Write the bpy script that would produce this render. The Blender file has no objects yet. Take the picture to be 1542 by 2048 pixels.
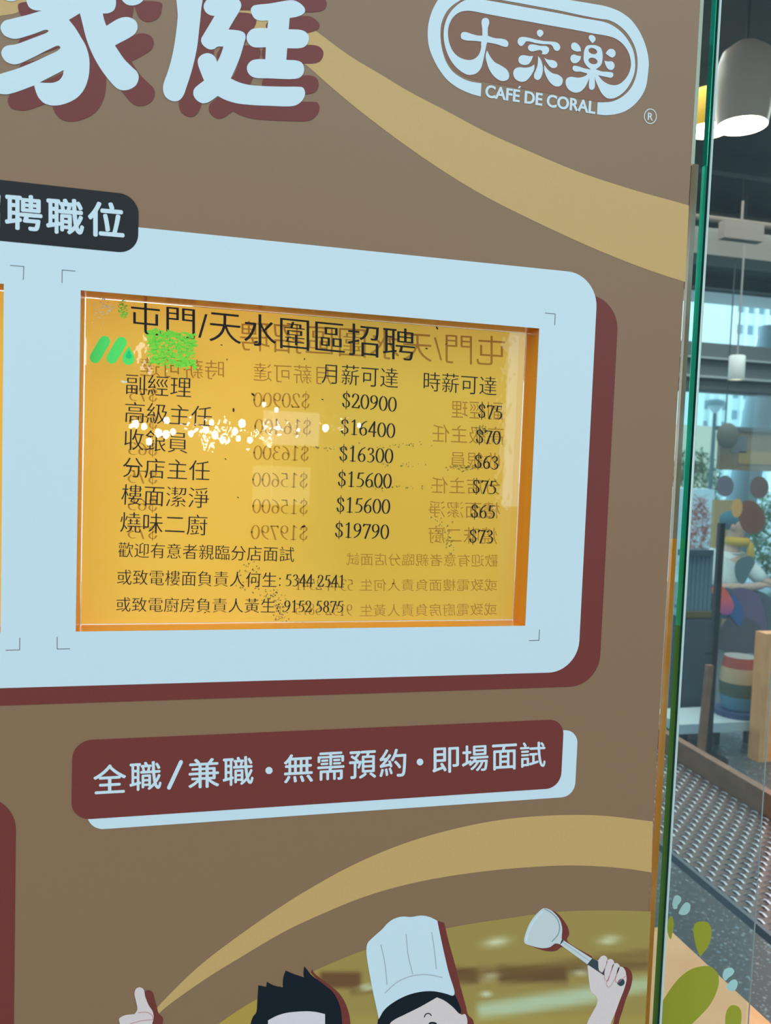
import bpy, math, random
import numpy as np
from mathutils import Matrix, Vector
from mathutils.geometry import delaunay_2d_cdt
random.seed(4)
SC = bpy.context.scene
COL = SC.collection
# ------------------------------------------------------------------ camera
W, H, F = 1542, 2048, 1600.0
YAW, PITCH, ROLL = 0.24254477, 0.05725293, 0.03686938
CAM = np.array([0.0, -0.70, 1.45])
def _rot():
    cy, sy, cp, sp, cr, sr = math.cos(YAW), math.sin(YAW), math.cos(PITCH), math.sin(PITCH), math.cos(ROLL), math.sin(ROLL)
    B = np.array([[1, 0, 0], [0, 0, -1], [0, 1, 0]], float)
    Ry = np.array([[cy, 0, -sy], [0, 1, 0], [sy, 0, cy]])
    Rp = np.array([[1, 0, 0], [0, cp, -sp], [0, sp, cp]])
    Rr = np.array([[cr, -sr, 0], [sr, cr, 0], [0, 0, 1]])
    return Rr @ Rp @ Ry @ B
RM = _rot()
cam_data = bpy.data.cameras.new('camera')
cam = bpy.data.objects.new('camera', cam_data)
COL.objects.link(cam)
cam.matrix_world = Matrix(((RM[0][0], -RM[1][0], -RM[2][0], CAM[0]),
                           (RM[0][1], -RM[1][1], -RM[2][1], CAM[1]),
                           (RM[0][2], -RM[1][2], -RM[2][2], CAM[2]), (0, 0, 0, 1)))
cam_data.sensor_fit = 'VERTICAL'
cam_data.sensor_height = 36.0
cam_data.lens = F / H * 36.0
cam_data.clip_start = 0.02
cam_data.clip_end = 500
cam_data.dof.use_dof = True
cam_data.dof.focus_distance = 0.78
cam_data.dof.aperture_fstop = 11.0
SC.camera = cam
# ------------------------------------------------------------------ sky, exposure
SC.view_settings.view_transform = 'Standard'
SC.view_settings.look = 'None'
SC.view_settings.gamma = 1
SC.view_settings.use_curve_mapping = False
SC.view_settings.exposure = 0.0
SC.cycles.use_denoising = True
SC.cycles.max_bounces = 10
SC.cycles.transparent_max_bounces = 16
SC.cycles.sample_clamp_indirect = 6
world = bpy.data.worlds.new('world')
SC.world = world
world.use_nodes = True
bg = world.node_tree.nodes['Background']
bg.inputs[0].default_value = (0.60, 0.86, 1.0, 1)
bg.inputs[1].default_value = 2.4

def area(name, loc, rot, sx, sy, power, color):
    l = bpy.data.lights.new(name, 'AREA')
    l.shape = 'RECTANGLE'; l.size = sx; l.size_y = sy; l.energy = power; l.color = color
    o = bpy.data.objects.new(name, l); COL.objects.link(o)
    o.location = loc; o.rotation_euler = rot
    return o
area('cafe_ceiling_light', (3.2, 3.4, 3.05), (0, 0, 0), 4, 3, 170, (1, .93, .85))
area('added_notice_backlight', (.15, .75, 1.55), (math.pi / 2, 0, math.pi), 1.1, .7, 7.5, (1, .82, .58))  # warm light added out of sight, shines through the orange notice

# ------------------------------------------------------------------ helpers
def at(px, py, Y=0.0):
    """the point of the vertical plane y = Y seen at a pixel of the photograph"""
    d = RM.T @ np.array([(px - W / 2) / F, (py - H / 2) / F, 1.0])
    return CAM + d * ((Y - CAM[1]) / d[1])
def ats(P, Y=0.0):
    P = np.asarray(P, float)[:, :2]
    D = np.stack([(P[:, 0] - W / 2) / F, (P[:, 1] - H / 2) / F, np.ones(len(P))], 1) @ RM
    return CAM + D * ((Y - CAM[1]) / D[:, 1])[:, None]
def atz(px, py, Z):
    d = RM.T @ np.array([(px - W / 2) / F, (py - H / 2) / F, 1.0])
    return CAM + d * ((Z - CAM[2]) / d[2])
def lin(c):
    return tuple((x / 12.92 if x <= 0.04045 else ((x + 0.055) / 1.055) ** 2.4) for x in [v / 255 for v in c])

def mat(name, col, rough=.5, spec=.5, metal=0.0, emit=0.0, noise=None, bump=None, grain=.0):
    """col is linear rgb. noise=(scale, other colour, lo, hi); bump=(scale, strength, distance)"""
    m = bpy.data.materials.new(name); m.use_nodes = True
    nt = m.node_tree; b = nt.nodes['Principled BSDF']
    b.inputs['Base Color'].default_value = (*col[:3], 1)
    b.inputs['Roughness'].default_value = rough
    b.inputs['Specular IOR Level'].default_value = spec
    b.inputs['Metallic'].default_value = metal
    if emit:
        b.inputs['Emission Color'].default_value = (*col[:3], 1)
        b.inputs['Emission Strength'].default_value = emit
    tc = nt.nodes.new('ShaderNodeTexCoord')
    if noise or grain:
        n = nt.nodes.new('ShaderNodeTexNoise')
        sc, c2, lo, hi = noise or (900.0, tuple(v * (1 - grain) for v in col), .3, .7)
        n.inputs['Scale'].default_value = sc; n.inputs['Detail'].default_value = 3
        nt.links.new(tc.outputs['Object'], n.inputs['Vector'])
        r = nt.nodes.new('ShaderNodeValToRGB')
        r.color_ramp.elements[0].position = lo; r.color_ramp.elements[1].position = hi
        r.color_ramp.elements[0].color = (*col[:3], 1); r.color_ramp.elements[1].color = (*c2[:3], 1)
        nt.links.new(n.outputs['Fac'], r.inputs[0]); nt.links.new(r.outputs[0], b.inputs['Base Color'])
    if bump:
        n = nt.nodes.new('ShaderNodeTexNoise'); n.inputs['Scale'].default_value = bump[0]; n.inputs['Detail'].default_value = 2
        nt.links.new(tc.outputs['Object'], n.inputs['Vector'])
        bp = nt.nodes.new('ShaderNodeBump'); bp.inputs['Strength'].default_value = bump[1]; bp.inputs['Distance'].default_value = bump[2]
        nt.links.new(n.outputs['Fac'], bp.inputs['Height']); nt.links.new(bp.outputs[0], b.inputs['Normal'])
    return m
def glassy(name, tint, mul=1.8, rough=0.0, haze=0.0):
    """thin clear sheet: lets light straight through, mirrors by Fresnel"""
    m = bpy.data.materials.new(name); m.use_nodes = True; nt = m.node_tree
    nt.nodes.clear()
    out = nt.nodes.new('ShaderNodeOutputMaterial'); mix = nt.nodes.new('ShaderNodeMixShader')
    tr = nt.nodes.new('ShaderNodeBsdfTransparent'); tr.inputs[0].default_value = (*tint, 1)
    gl = nt.nodes.new('ShaderNodeBsdfGlossy'); gl.inputs['Roughness'].default_value = rough
    fr = nt.nodes.new('ShaderNodeFresnel'); fr.inputs[0].default_value = 1.5
    geo = nt.nodes.new('ShaderNodeNewGeometry')
    mp = nt.nodes.new('ShaderNodeMath'); mp.operation = 'MULTIPLY'; mp.inputs[1].default_value = mul; mp.use_clamp = True
    sub = nt.nodes.new('ShaderNodeMath'); sub.operation = 'SUBTRACT'; sub.inputs[0].default_value = 1.0
    nt.links.new(geo.outputs['Backfacing'], sub.inputs[1])
    m2 = nt.nodes.new('ShaderNodeMath'); m2.operation = 'MULTIPLY'
    nt.links.new(fr.outputs[0], mp.inputs[0]); nt.links.new(mp.outputs[0], m2.inputs[0]); nt.links.new(sub.outputs[0], m2.inputs[1])
    nt.links.new(m2.outputs[0], mix.inputs[0]); nt.links.new(tr.outputs[0], mix.inputs[1]); nt.links.new(gl.outputs[0], mix.inputs[2])
    last = mix
    if haze:
        df = nt.nodes.new('ShaderNodeBsdfDiffuse'); df.inputs[0].default_value = (.8, .85, .85, 1)
        mx = nt.nodes.new('ShaderNodeMixShader'); mx.inputs[0].default_value = haze
        nt.links.new(mix.outputs[0], mx.inputs[1]); nt.links.new(df.outputs[0], mx.inputs[2]); last = mx
    nt.links.new(last.outputs[0], out.inputs[0])
    return m

def mesh_obj(name, verts, faces, m, parent=None, smooth=False):
    me = bpy.data.meshes.new(name)
    me.from_pydata([tuple(map(float, v)) for v in verts], [], [tuple(map(int, f)) for f in faces])
    me.update()
    if smooth: me.shade_smooth()
    o = bpy.data.objects.new(name, me); COL.objects.link(o)
    if m: me.materials.append(m)
    if parent: o.parent = parent
    return o
def tag(o, label=None, cat=None, group=None, kind=None):
    if label: o['label'] = label
    if cat: o['category'] = cat
    if group: o['group'] = group
    if kind: o['kind'] = kind
    return o
def empty(name, label=None, cat=None, group=None):
    o = bpy.data.objects.new(name, None); COL.objects.link(o)
    o.empty_display_size = .05
    return tag(o, label, cat, group)

class MB:
    def __init__(s): s.v = []; s.f = []
    def add(s, v, f):
        k = len(s.v); s.v += [tuple(map(float, p)) for p in v]; s.f += [tuple(int(i) + k for i in q) for q in f]
    def box(s, a, b):
        x0, y0, z0 = a; x1, y1, z1 = b
        s.add([(x0, y0, z0), (x1, y0, z0), (x1, y1, z0), (x0, y1, z0), (x0, y0, z1), (x1, y0, z1), (x1, y1, z1), (x0, y1, z1)],
              [(0, 3, 2, 1), (4, 5, 6, 7), (0, 1, 5, 4), (1, 2, 6, 5), (2, 3, 7, 6), (3, 0, 4, 7)])
    def bar(s, p, q, w, h=None, up=(0, 0, 1)):
        """a squared bar from p to q"""
        h = h or w; p = Vector(p); q = Vector(q); d = (q - p).normalized()
        u = Vector(up); a = d.cross(u)
        if a.length < 1e-4: a = d.cross(Vector((1, 0, 0)))
        a.normalize(); b = a.cross(d)
        V = [c + a * i * w / 2 + b * j * h / 2 for c in (p, q) for i, j in ((-1, -1), (1, -1), (1, 1), (-1, 1))]
        s.add(V, [(0, 1, 2, 3), (7, 6, 5, 4), (0, 4, 5, 1), (1, 5, 6, 2), (2, 6, 7, 3), (3, 7, 4, 0)])
    def tube(s, pts, rad, n=14, caps=True):
        pts = [Vector(p) for p in pts]; k = len(s.v)
        rad = rad if hasattr(rad, '__len__') else [rad] * len(pts)
        for i, p in enumerate(pts):
            d = (pts[min(i + 1, len(pts) - 1)] - pts[max(i - 1, 0)]).normalized()
            a = d.cross(Vector((0.31, .95, 0.05))); a.normalize(); b = d.cross(a)
            for j in range(n):
                t = 2 * math.pi * j / n; s.v.append(tuple(p + (a * math.cos(t) + b * math.sin(t)) * rad[i]))
        for i in range(len(pts) - 1):
            for j in range(n):
                s.f.append((k + i * n + j, k + i * n + (j + 1) % n, k + (i + 1) * n + (j + 1) % n, k + (i + 1) * n + j))
        if caps:
            s.f.append(tuple(k + j for j in range(n))[::-1]); s.f.append(tuple(k + (len(pts) - 1) * n + j for j in range(n)))
    def lathe(s, c, prof, n=40):
        k = len(s.v); c = Vector(c)
        for r, z in prof:
            for j in range(n):
                t = 2 * math.pi * j / n; s.v.append((c.x + r * math.cos(t), c.y + r * math.sin(t), c.z + z))
        for i in range(len(prof) - 1):
            for j in range(n):
                s.f.append((k + i * n + j, k + i * n + (j + 1) % n, k + (i + 1) * n + (j + 1) % n, k + (i + 1) * n + j))
    def blob(s, c, r, n=16):
        prof = [(max(1e-4, math.sin(math.pi * i / n)) , -math.cos(math.pi * i / n)) for i in range(n + 1)]
        k = len(s.v)
        for a, z in prof:
            for j in range(2 * n):
                t = math.pi * j / n; s.v.append((c[0] + r[0] * a * math.cos(t), c[1] + r[1] * a * math.sin(t), c[2] + r[2] * z))
        m = 2 * n
        for i in range(n):
            for j in range(m):
                s.f.append((k + i * m + j, k + i * m + (j + 1) % m, k + (i + 1) * m + (j + 1) % m, k + (i + 1) * m + j))
    def build(s, name, m, parent=None, smooth=False):
        return mesh_obj(name, s.v, s.f, m, parent, smooth)

# ---- flat outlines ---------------------------------------------------------
def smooth(P, n=7, closed=True):
    """centripetal curve through the points; a third value of 1 marks a corner"""
    N = len(P); out = []
    corner = [len(p) > 2 and p[2] for p in P]; Q = [np.array(p[:2], float) for p in P]
    for i in range(N if closed else N - 1):
        p1, p2 = Q[i], Q[(i + 1) % N]
        p0 = Q[i - 1] if (closed or i > 0) else 2 * p1 - p2
        p3 = Q[(i + 2) % N] if (closed or i + 2 < N) else 2 * p2 - p1
        if corner[i]: p0 = 2 * p1 - p2
        if corner[(i + 1) % N]: p3 = 2 * p2 - p1
        if corner[i] and corner[(i + 1) % N]:
            out.append(p1); continue
        t0 = 0; t1 = t0 + max(np.linalg.norm(p1 - p0), 1e-6) ** .5; t2 = t1 + max(np.linalg.norm(p2 - p1), 1e-6) ** .5; t3 = t2 + max(np.linalg.norm(p3 - p2), 1e-6) ** .5
        for k in range(n):
            t = t1 + (t2 - t1) * k / n
            A1 = (t1 - t) / (t1 - t0) * p0 + (t - t0) / (t1 - t0) * p1
            A2 = (t2 - t) / (t2 - t1) * p1 + (t - t1) / (t2 - t1) * p2
            A3 = (t3 - t) / (t3 - t2) * p2 + (t - t2) / (t3 - t2) * p3
            B1 = (t2 - t) / (t2 - t0) * A1 + (t - t0) / (t2 - t0) * A2
            B2 = (t3 - t) / (t3 - t1) * A2 + (t - t1) / (t3 - t1) * A3
            out.append((t2 - t) / (t2 - t1) * B1 + (t - t1) / (t2 - t1) * B2)
    if not closed: out.append(Q[-1])
    return np.array(out)
def inside(P, q):
    """even-odd test of many points q against polygon P"""
    a = P; b = np.roll(P, -1, 0); c = np.zeros(len(q), bool)
    for (x0, y0), (x1, y1) in zip(a, b):
        if y0 == y1: continue
        m = (y0 > q[:, 1]) != (y1 > q[:, 1])
        c ^= m & (q[:, 0] < (x1 - x0) * (q[:, 1] - y0) / (y1 - y0) + x0)
    return c
def fill(outers, holes=()):
    V = []; E = []
    for P in list(outers) + list(holes):
        k = len(V); V += [Vector((float(x), float(y))) for x, y in P]; E += [(k + i, k + (i + 1) % len(P)) for i in range(len(P))]
    r = delaunay_2d_cdt(V, E, [], 0, 1e-5)
    v = np.array([tuple(p) for p in r[0]]); f = np.array([tuple(t) for t in r[2]])
    c = v[f].mean(1); ok = np.zeros(len(f), bool)
    for P in outers: ok |= inside(np.asarray(P), c)
    for P in holes: ok &= ~inside(np.asarray(P), c)
    return v, f[ok]
def lay(name, v, f, Y, m, parent, off=(0, 0)):
    """lay a pixel-traced flat shape on the plane y = Y (facing the street)"""
    p = ats(v, Y); p[:, 0] += off[0]; p[:, 2] += off[1]
    f = np.asarray(f)
    if len(f) and len(f[0]) == 3:
        a, b, c = p[f[:, 0]], p[f[:, 1]], p[f[:, 2]]
        n = np.cross(b - a, c - a)[:, 1]
        f = np.where((n > 0)[:, None], f[:, ::-1], f)
    return mesh_obj(name, p, f, m, parent)
def shape(name, P, Y, m, parent, holes=(), sm=True, off=(0, 0)):
    outs = P if isinstance(P[0], list) else [P]
    o = [smooth(q) if sm else np.array([p[:2] for p in q], float) for q in outs]
    h = [smooth(q) if sm else np.array(q, float) for q in holes]
    v, f = fill(o, h)
    return lay(name, v, f, Y, m, parent, off)
def rrect(name, x0, x1, z0, z1, r, Y, m, parent, holes=()):
    """rounded rectangle in the plane, metres"""
    P = []
    for cx, cz, a0 in ((x1 - r, z1 - r, 0), (x0 + r, z1 - r, 90), (x0 + r, z0 + r, 180), (x1 - r, z0 + r, 270)):
        for k in range(13):
            a = math.radians(a0 + 90 * k / 12); P.append((cx + r * math.cos(a), cz + r * math.sin(a)))
    hs = [[(a, c), (b, c), (b, d), (a, d)] for a, b, c, d in holes]
    v, f = fill([np.array(P)], [np.array(h) for h in hs])
    V = np.stack([v[:, 0], np.full(len(v), Y), v[:, 1]], 1)
    a, b, c = V[f[:, 0]], V[f[:, 1]], V[f[:, 2]]
    n = np.cross(b - a, c - a)[:, 1]; f = np.where((n > 0)[:, None], f[:, ::-1], f)
    return mesh_obj(name, V, f, m, parent)
def line(name, P, w, Y, m, parent, sm=True, cap=True):
    """a drawn line of width w pixels"""
    Q = smooth(P, 6, False) if sm and len(P) > 2 else np.array([p[:2] for p in P], float)
    return lay(name, *ribbon(Q, lambda d: w, cap), Y, m, parent)
def ribbon(Q, wf, cap=True):
    d = np.gradient(Q, axis=0); d /= np.linalg.norm(d, axis=1)[:, None] + 1e-9
    n = np.stack([-d[:, 1], d[:, 0]], 1); w = np.array([wf(x) for x in d])[:, None] / 2
    L = Q + n * w; R = Q - n * w; N = len(Q)
    v = list(L) + list(R); f = [(i, i + 1, N + i + 1, N + i) for i in range(N - 1)]
    if cap:
        for k, s in ((0, -1), (N - 1, 1)):
            a0 = math.atan2(n[k][1], n[k][0]); r = w[k][0]; b = len(v)
            for j in range(7):
                a = a0 - s * math.pi * j / 6; v.append(Q[k] + r * np.array([math.cos(a), math.sin(a)]))
            f.append(tuple(range(b, b + 7)) if s < 0 else tuple(range(b + 6, b - 1, -1)))
    v = np.array(v); g = []
    for q in f:
        for i in range(1, len(q) - 1): g.append((q[0], q[i], q[i + 1]))
    return v, np.array(g)

# ---- writing ------------------------------------------------------------------
_gl = {}
def glyphs(body):
    if body not in _gl:
        c = bpy.data.curves.new('t', 'FONT'); c.body = body; c.resolution_u = 5
        o = bpy.data.objects.new('t', c); COL.objects.link(o)
        me = bpy.data.meshes.new_from_object(o.evaluated_get(bpy.context.evaluated_depsgraph_get()))
        v = np.array([tuple(p.co[:2]) for p in me.vertices]); f = []
        for p in me.polygons:
            q = list(p.vertices); f += [(q[0], q[i], q[i + 1]) for i in range(1, len(q) - 1)]
        f = np.array(f)
        a, b, d = v[f[:, 0]], v[f[:, 1]], v[f[:, 2]]
        s = (b[:, 0] - a[:, 0]) * (d[:, 1] - a[:, 1]) - (b[:, 1] - a[:, 1]) * (d[:, 0] - a[:, 0])
        f = np.where((s < 0)[:, None], f[:, ::-1], f)
        bpy.data.objects.remove(o); bpy.data.curves.remove(c); bpy.data.meshes.remove(me)
        _gl[body] = (v, f)
    return _gl[body]
def border(f):
    e = {}
    for t in f:
        for i in range(3): e[(t[i], t[(i + 1) % 3])] = 1
    return [k for k in e if (k[1], k[0]) not in e]
def weight(v, f, dx, dy):
    """push the outline out (+) or in (-), separately across and up"""
    acc = np.zeros_like(v); 
    for a, b in border(f):
        d = v[b] - v[a]; L = np.linalg.norm(d)
        if L < 1e-9: continue
        n = np.array([d[1], -d[0]]) / L
        for k in (a, b):
            acc[k] += n
    L = np.linalg.norm(acc, axis=1)[:, None]; u = acc / np.maximum(L, 1e-9)
    s = np.minimum(2 / np.maximum(L, .9), 2.0)          # mitre
    return v + u * s * np.array([dx, dy])
def march(Fd, xs, ys, lvl):
    """region where Fd < lvl: (verts, polys, edge segments)"""
    V = []; idx = {}; polys = []; segs = []
    ins = Fd < lvl
    def vert(key, p):
        if key not in idx: idx[key] = len(V); V.append(p)
        return idx[key]
    ny, nx = Fd.shape
    cellmin = ins[:-1, :-1] | ins[1:, :-1] | ins[:-1, 1:] | ins[1:, 1:]
    for j, i in zip(*np.nonzero(cellmin)):
        c = [(j, i), (j, i + 1), (j + 1, i + 1), (j + 1, i)]; poly = []; cr = []
        for k in range(4):
            a, b = c[k], c[(k + 1) % 4]; ia, ib = ins[a], ins[b]
            if ia: poly.append(vert(('c',) + a, (xs[a[1]], ys[a[0]])))
            if ia != ib:
                lo, hi = (a, b) if a < b else (b, a)
                t = (lvl - Fd[lo]) / (Fd[hi] - Fd[lo])
                p = (xs[lo[1]] + t * (xs[hi[1]] - xs[lo[1]]), ys[lo[0]] + t * (ys[hi[0]] - ys[lo[0]]))
                q = vert(('e',) + lo + hi, p); poly.append(q); cr.append(q)
        if len(poly) > 2: polys.append(poly)
        for k in range(0, len(cr) - 1, 2): segs.append((cr[k], cr[k + 1]))
    return np.array(V), polys, segs
def segdist(A, B, q):
    best = np.full(len(q), 1e9)
    for a, b in zip(A, B):
        d = b - a; L = d @ d
        t = np.clip(((q - a) @ d) / max(L, 1e-12), 0, 1)
        r = q - (a + t[:, None] * d); best = np.minimum(best, (r * r).sum(1))
    return np.sqrt(best)
_bd = {}
def rounded(ch, e, r, n=120):
    """a round-ended, heavier form of a character"""
    if (ch, e, r) in _bd: return _bd[(ch, e, r)]
    v, f = glyphs(ch); bo = border(f)
    lo = v.min(0) - .05; hi = v.max(0) + .05
    xs = np.linspace(lo[0], hi[0], n); ys = np.linspace(lo[1], hi[1], n)
    X, Y = np.meshgrid(xs, ys); q = np.stack([X.ravel(), Y.ravel()], 1)
    A = np.array([v[a] for a, b in bo]); B = np.array([v[b] for a, b in bo])
    D = segdist(A, B, q); ins = np.zeros(len(q), bool)
    for (x0, y0), (x1, y1) in zip(A, B):
        if y0 == y1: continue
        m = (y0 > q[:, 1]) != (y1 > q[:, 1]); ins ^= m & (q[:, 0] < (x1 - x0) * (q[:, 1] - y0) / (y1 - y0) + x0)
    Fd = np.where(ins, -D, D).reshape(X.shape)
    V, P, S = march(Fd, xs, ys, -e)
    D2 = segdist(V[[s[0] for s in S]], V[[s[1] for s in S]], q).reshape(X.shape)
    F2 = np.where(Fd < -e, -D2, D2)
    V, P, S = march(F2, xs, ys, r)
    T = []
    for p in P: T += [(p[0], p[i], p[i + 1]) for i in range(1, len(p) - 1)]
    _bd[(ch, e, r)] = (V, np.array(T)); return _bd[(ch, e, r)]
def quad(v, BL, BR, TL, box=None):
    lo, hi = (v.min(0), v.max(0)) if box is None else box
    s = (v - lo) / (hi - lo); BL, BR, TL = (np.array(p, float) for p in (BL, BR, TL))
    return BL + s[:, :1] * (BR - BL) + s[:, 1:] * (TL - BL)
def write(name, body, BL, BR, TL, Y, m, parent, w=(-.003, -.012)):
    v, f = glyphs(body); v = weight(v, f, *w)
    return lay(name, quad(v, BL, BR, TL), f, Y, m, parent)
def write_round(name, ch, x0, x1, yt, yb, s, Y, m, parent, e=.022, r=.038):
    v, f = rounded(ch, e, r); w = (x1 - x0) / 2 * s; 
    return lay(name, quad(v, (x0, yb - abs(w) * 0 - w), (x1, yb + w), (x0, yt - w)), f, Y, m, parent)
# serif figures drawn with a broad pen
FIG = {
 '0': [[(.27 + .215 * math.cos(a), .5 + .485 * math.sin(a)) for a in np.linspace(0, 2 * math.pi, 25)]],
 '1': [[(.28, 0), (.28, .5), (.28, 1)], [(.28, .98), (.12, .87)], [(.12, .015), (.44, .015)]],
 '2': [[(.08, .76), (.13, .92), (.25, .985), (.39, .9), (.42, .72), (.34, .5), (.2, .25), (.07, .05)], [(.07, .035), (.46, .035)], [(.07, .06), (.46, .06)], [(.46, .05), (.51, .2)]],
 '3': [[(.1, .84), (.19, .97), (.33, .96), (.4, .8), (.35, .64), (.2, .55)], [(.2, .55), (.36, .49), (.45, .32), (.4, .12), (.24, .01), (.07, .05)]],
 '4': [[(.37, 0), (.37, .5), (.37, 1)], [(.37, .98), (.2, .65), (.05, .3)], [(.05, .285), (.5, .285)], [(.05, .31), (.5, .31)]],
 '5': [[(.46, .985), (.18, .95)], [(.46, .96), (.18, .93)], [(.18, .95), (.13, .6)], [(.13, .6), (.3, .57), (.44, .42), (.43, .2), (.3, .04), (.07, .03)]],
 '6': [[(.45, .99), (.27, .86), (.13, .62), (.08, .3), (.15, .08), (.27, .015), (.41, .1), (.45, .3), (.38, .5), (.27, .55), (.12, .42)]],
 '7': [[(.07, .84), (.1, .95)], [(.09, .93), (.48, .93)], [(.09, .955), (.48, .955)], [(.48, .94), (.34, .5), (.2, 0)]],
 '8': [[(.27 + .15 * math.cos(a), .765 + .225 * math.sin(a)) for a in np.linspace(0, 2 * math.pi, 19)], [(.27 + .19 * math.cos(a), .27 + .265 * math.sin(a)) for a in np.linspace(0, 2 * math.pi, 19)]],
 '$': [[(.43, .76), (.36, .93), (.25, .97), (.11, .88), (.1, .7), (.26, .53), (.42, .36), (.42, .14), (.28, .02), (.14, .05), (.06, .25)], [(.26, 1.13), (.26, .5), (.26, -.13)]],
 ':': [[(.12, .06), (.12, .1)], [(.12, .6), (.12, .64)]], ' ': []}
FIG['9'] = [[(.53 - x, 1 - y) for x, y in s] for s in FIG['6']]
def figures(name, body, BL, BR, cap, Y, m, parent):
    V = []; Fc = []; x = 0
    for ch in body:
        for s in FIG[ch]:
            Q = np.array(s, float) if len(s) > 16 else (smooth(s, 6, False) if len(s) > 2 else np.array(s, float))
            Q = Q + np.array([x, 0])
            thin = ch == '$' and len(s) == 3
            wf = (lambda d: .045) if thin else ((lambda d: .1) if ch == ':' else (lambda d: .046 + .062 * d[1] ** 2))
            v, f = ribbon(Q, wf); Fc += [tuple(np.array(t) + sum(len(a) for a in V)) for t in f]; V.append(v)
        x += {' ': .3, ':': .3}.get(ch, .56)
    v = np.concatenate(V); dy = (BR[1] - BL[1]); n = len(Fc)
    box = (np.array([v[:, 0].min(), 0.]), np.array([v[:, 0].max(), 1.]))
    return lay(name, quad(v, BL, BR, (BL[0] + .04 * cap, BL[1] - cap), box), Fc, Y, m, parent)

# ------------------------------------------------------------------ paint colours
WL = lin((191, 222, 236))                    # how white print reads under this daylight
def paint(c, k=.80):
    c = lin(c); return tuple(min(.95, k * a / b) for a, b in zip(c, WL))
def prt(name, c, rough=.42, spec=.35, k=.80, grain=.05):
    return mat(name, paint(c, k), rough, spec, grain=grain)
M_brown = prt('poster_brown', (131, 109, 83), .42, .5)
M_tan = prt('poster_tan', (187, 163, 106), .42, .45)
M_white = prt('poster_white', (191, 222, 236), grain=.02)
M_red = prt('poster_red', (110, 54, 50), .42, .35)
M_black = prt('poster_black', (28, 27, 30))
M_mark = prt('mark_grey', (110, 120, 125))
M_skin = prt('poster_skin', (215, 205, 208))
M_skin2 = prt('poster_face', (208, 210, 222))
M_hair = prt('poster_hair', (16, 26, 36))
M_pink = prt('poster_pink_line', (186, 140, 142))
M_grey = prt('poster_grey_line', (160, 180, 192))
M_metal = prt('poster_steel', (188, 210, 216))
M_grip = prt('poster_grip', (52, 70, 80))
M_ink = mat('black_ink', (.006, .006, .008), .6, .2)
M_ghost = None

# =============================================================================
# STRUCTURE
# =============================================================================
x_edge = at(1383, 1000)[0]                      # right edge of the poster pane
x_post = at(1343, 1000)[0]                      # right edge of the poster
T = .0145                                       # pane thickness
win = dict(x0=at(157, 900)[0], x1=at(1064, 950)[0], z1=at(620, 619)[2], z0=at(600, 1257)[2])
win_l = (win['x0'], win['x1'], win['z0'], win['z1'])
nx1 = at(5, 900)[0]
win_n = (nx1 - (win['x1'] - win['x0']), nx1, win['z0'], win['z1'])
G_pane = glassy('clear_door_glass', (.97, .985, .975), 1.6)
G_edge = mat('green_glass_edge', (.0, .11, .075), .06, .8, .55, noise=(2.6, (.02, .15, .02), .35, .75))
G_arris = mat('ground_glass_arris', (.62, .66, .6), .25, .8)
G_copper = mat('copper_reflection', (.75, .34, .10), .22, .6, .85, noise=(5, (.6, .42, .26), .35, .7))

def pane(name, x0, x1, y0, y1, z0, z1, holes, m):
    xs = sorted({x0, x1, *[h[0] for h in holes], *[h[1] for h in holes]}); zs = sorted({z0, z1, *[h[2] for h in holes], *[h[3] for h in holes]})
    V = []; Fc = []
    def q(*p):
        k = len(V); V.extend(p); Fc.append((k, k + 1, k + 2, k + 3))
    for i in range(len(xs) - 1):
        for j in range(len(zs) - 1):
            a, b, c, d = xs[i], xs[i + 1], zs[j], zs[j + 1]
            if any(h[0] <= a and b <= h[1] and h[2] <= c and d <= h[3] for h in holes): continue
            q((a, y0, c), (b, y0, c), (b, y0, d), (a, y0, d)); q((a, y1, c), (a, y1, d), (b, y1, d), (b, y1, c))
    return mesh_obj(name, V, Fc, m)
w1 = pane('window_1', -1.2, x_edge, .0006, T, .05, 2.7, [(a - .004, b + .004, c - .004, d + .004) for a, b, c, d in (win_l, win_n)], G_pane)
tag(w1, kind='structure')
def edge_glass(name, trc, glc, k):
    m = bpy.data.materials.new(name); m.use_nodes = True; nt = m.node_tree; nt.nodes.clear()
    o = nt.nodes.new('ShaderNodeOutputMaterial'); mx = nt.nodes.new('ShaderNodeMixShader'); mx.inputs[0].default_value = k
    t = nt.nodes.new('ShaderNodeBsdfTranslucent'); g = nt.nodes.new('ShaderNodeBsdfGlossy'); g.inputs['Roughness'].default_value = .04
    t.inputs[0].default_value = (*trc, 1); g.inputs[0].default_value = (*glc, 1)
    nt.links.new(t.outputs[0], mx.inputs[1]); nt.links.new(g.outputs[0], mx.inputs[2]); nt.links.new(mx.outputs[0], o.inputs[0]); return m
ym = T * .42
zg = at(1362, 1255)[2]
for n_, y0_, y1_, m_, za_, zb3 in (('polished_edge', ym, T, edge_glass('emerald_edge', (.0, .34, .22), (.06, .85, .55), .7), zg, 2.7), ('polished_edge', ym, T, edge_glass('edge_decal_reflection', (.03, .16, .015), (.12, .45, .08), .6), .05, zg), ('ground_edge', .0006, ym, edge_glass('dark_edge', (.0, .035, .025), (.01, .06, .05), .4), .05, 2.7)):  # lower strip: the olive decals' reflection is painted into its green
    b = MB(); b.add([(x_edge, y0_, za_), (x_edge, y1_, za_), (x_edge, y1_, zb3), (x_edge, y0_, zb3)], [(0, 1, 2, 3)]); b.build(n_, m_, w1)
b = MB(); b.box((x_edge - .0008, -.0006, .05), (x_edge + .0006, .0012, 2.7)); b.build('arris', G_arris, w1)
zo, zu = at(1350, 1080)[2], at(1395, 315)[2]
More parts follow.
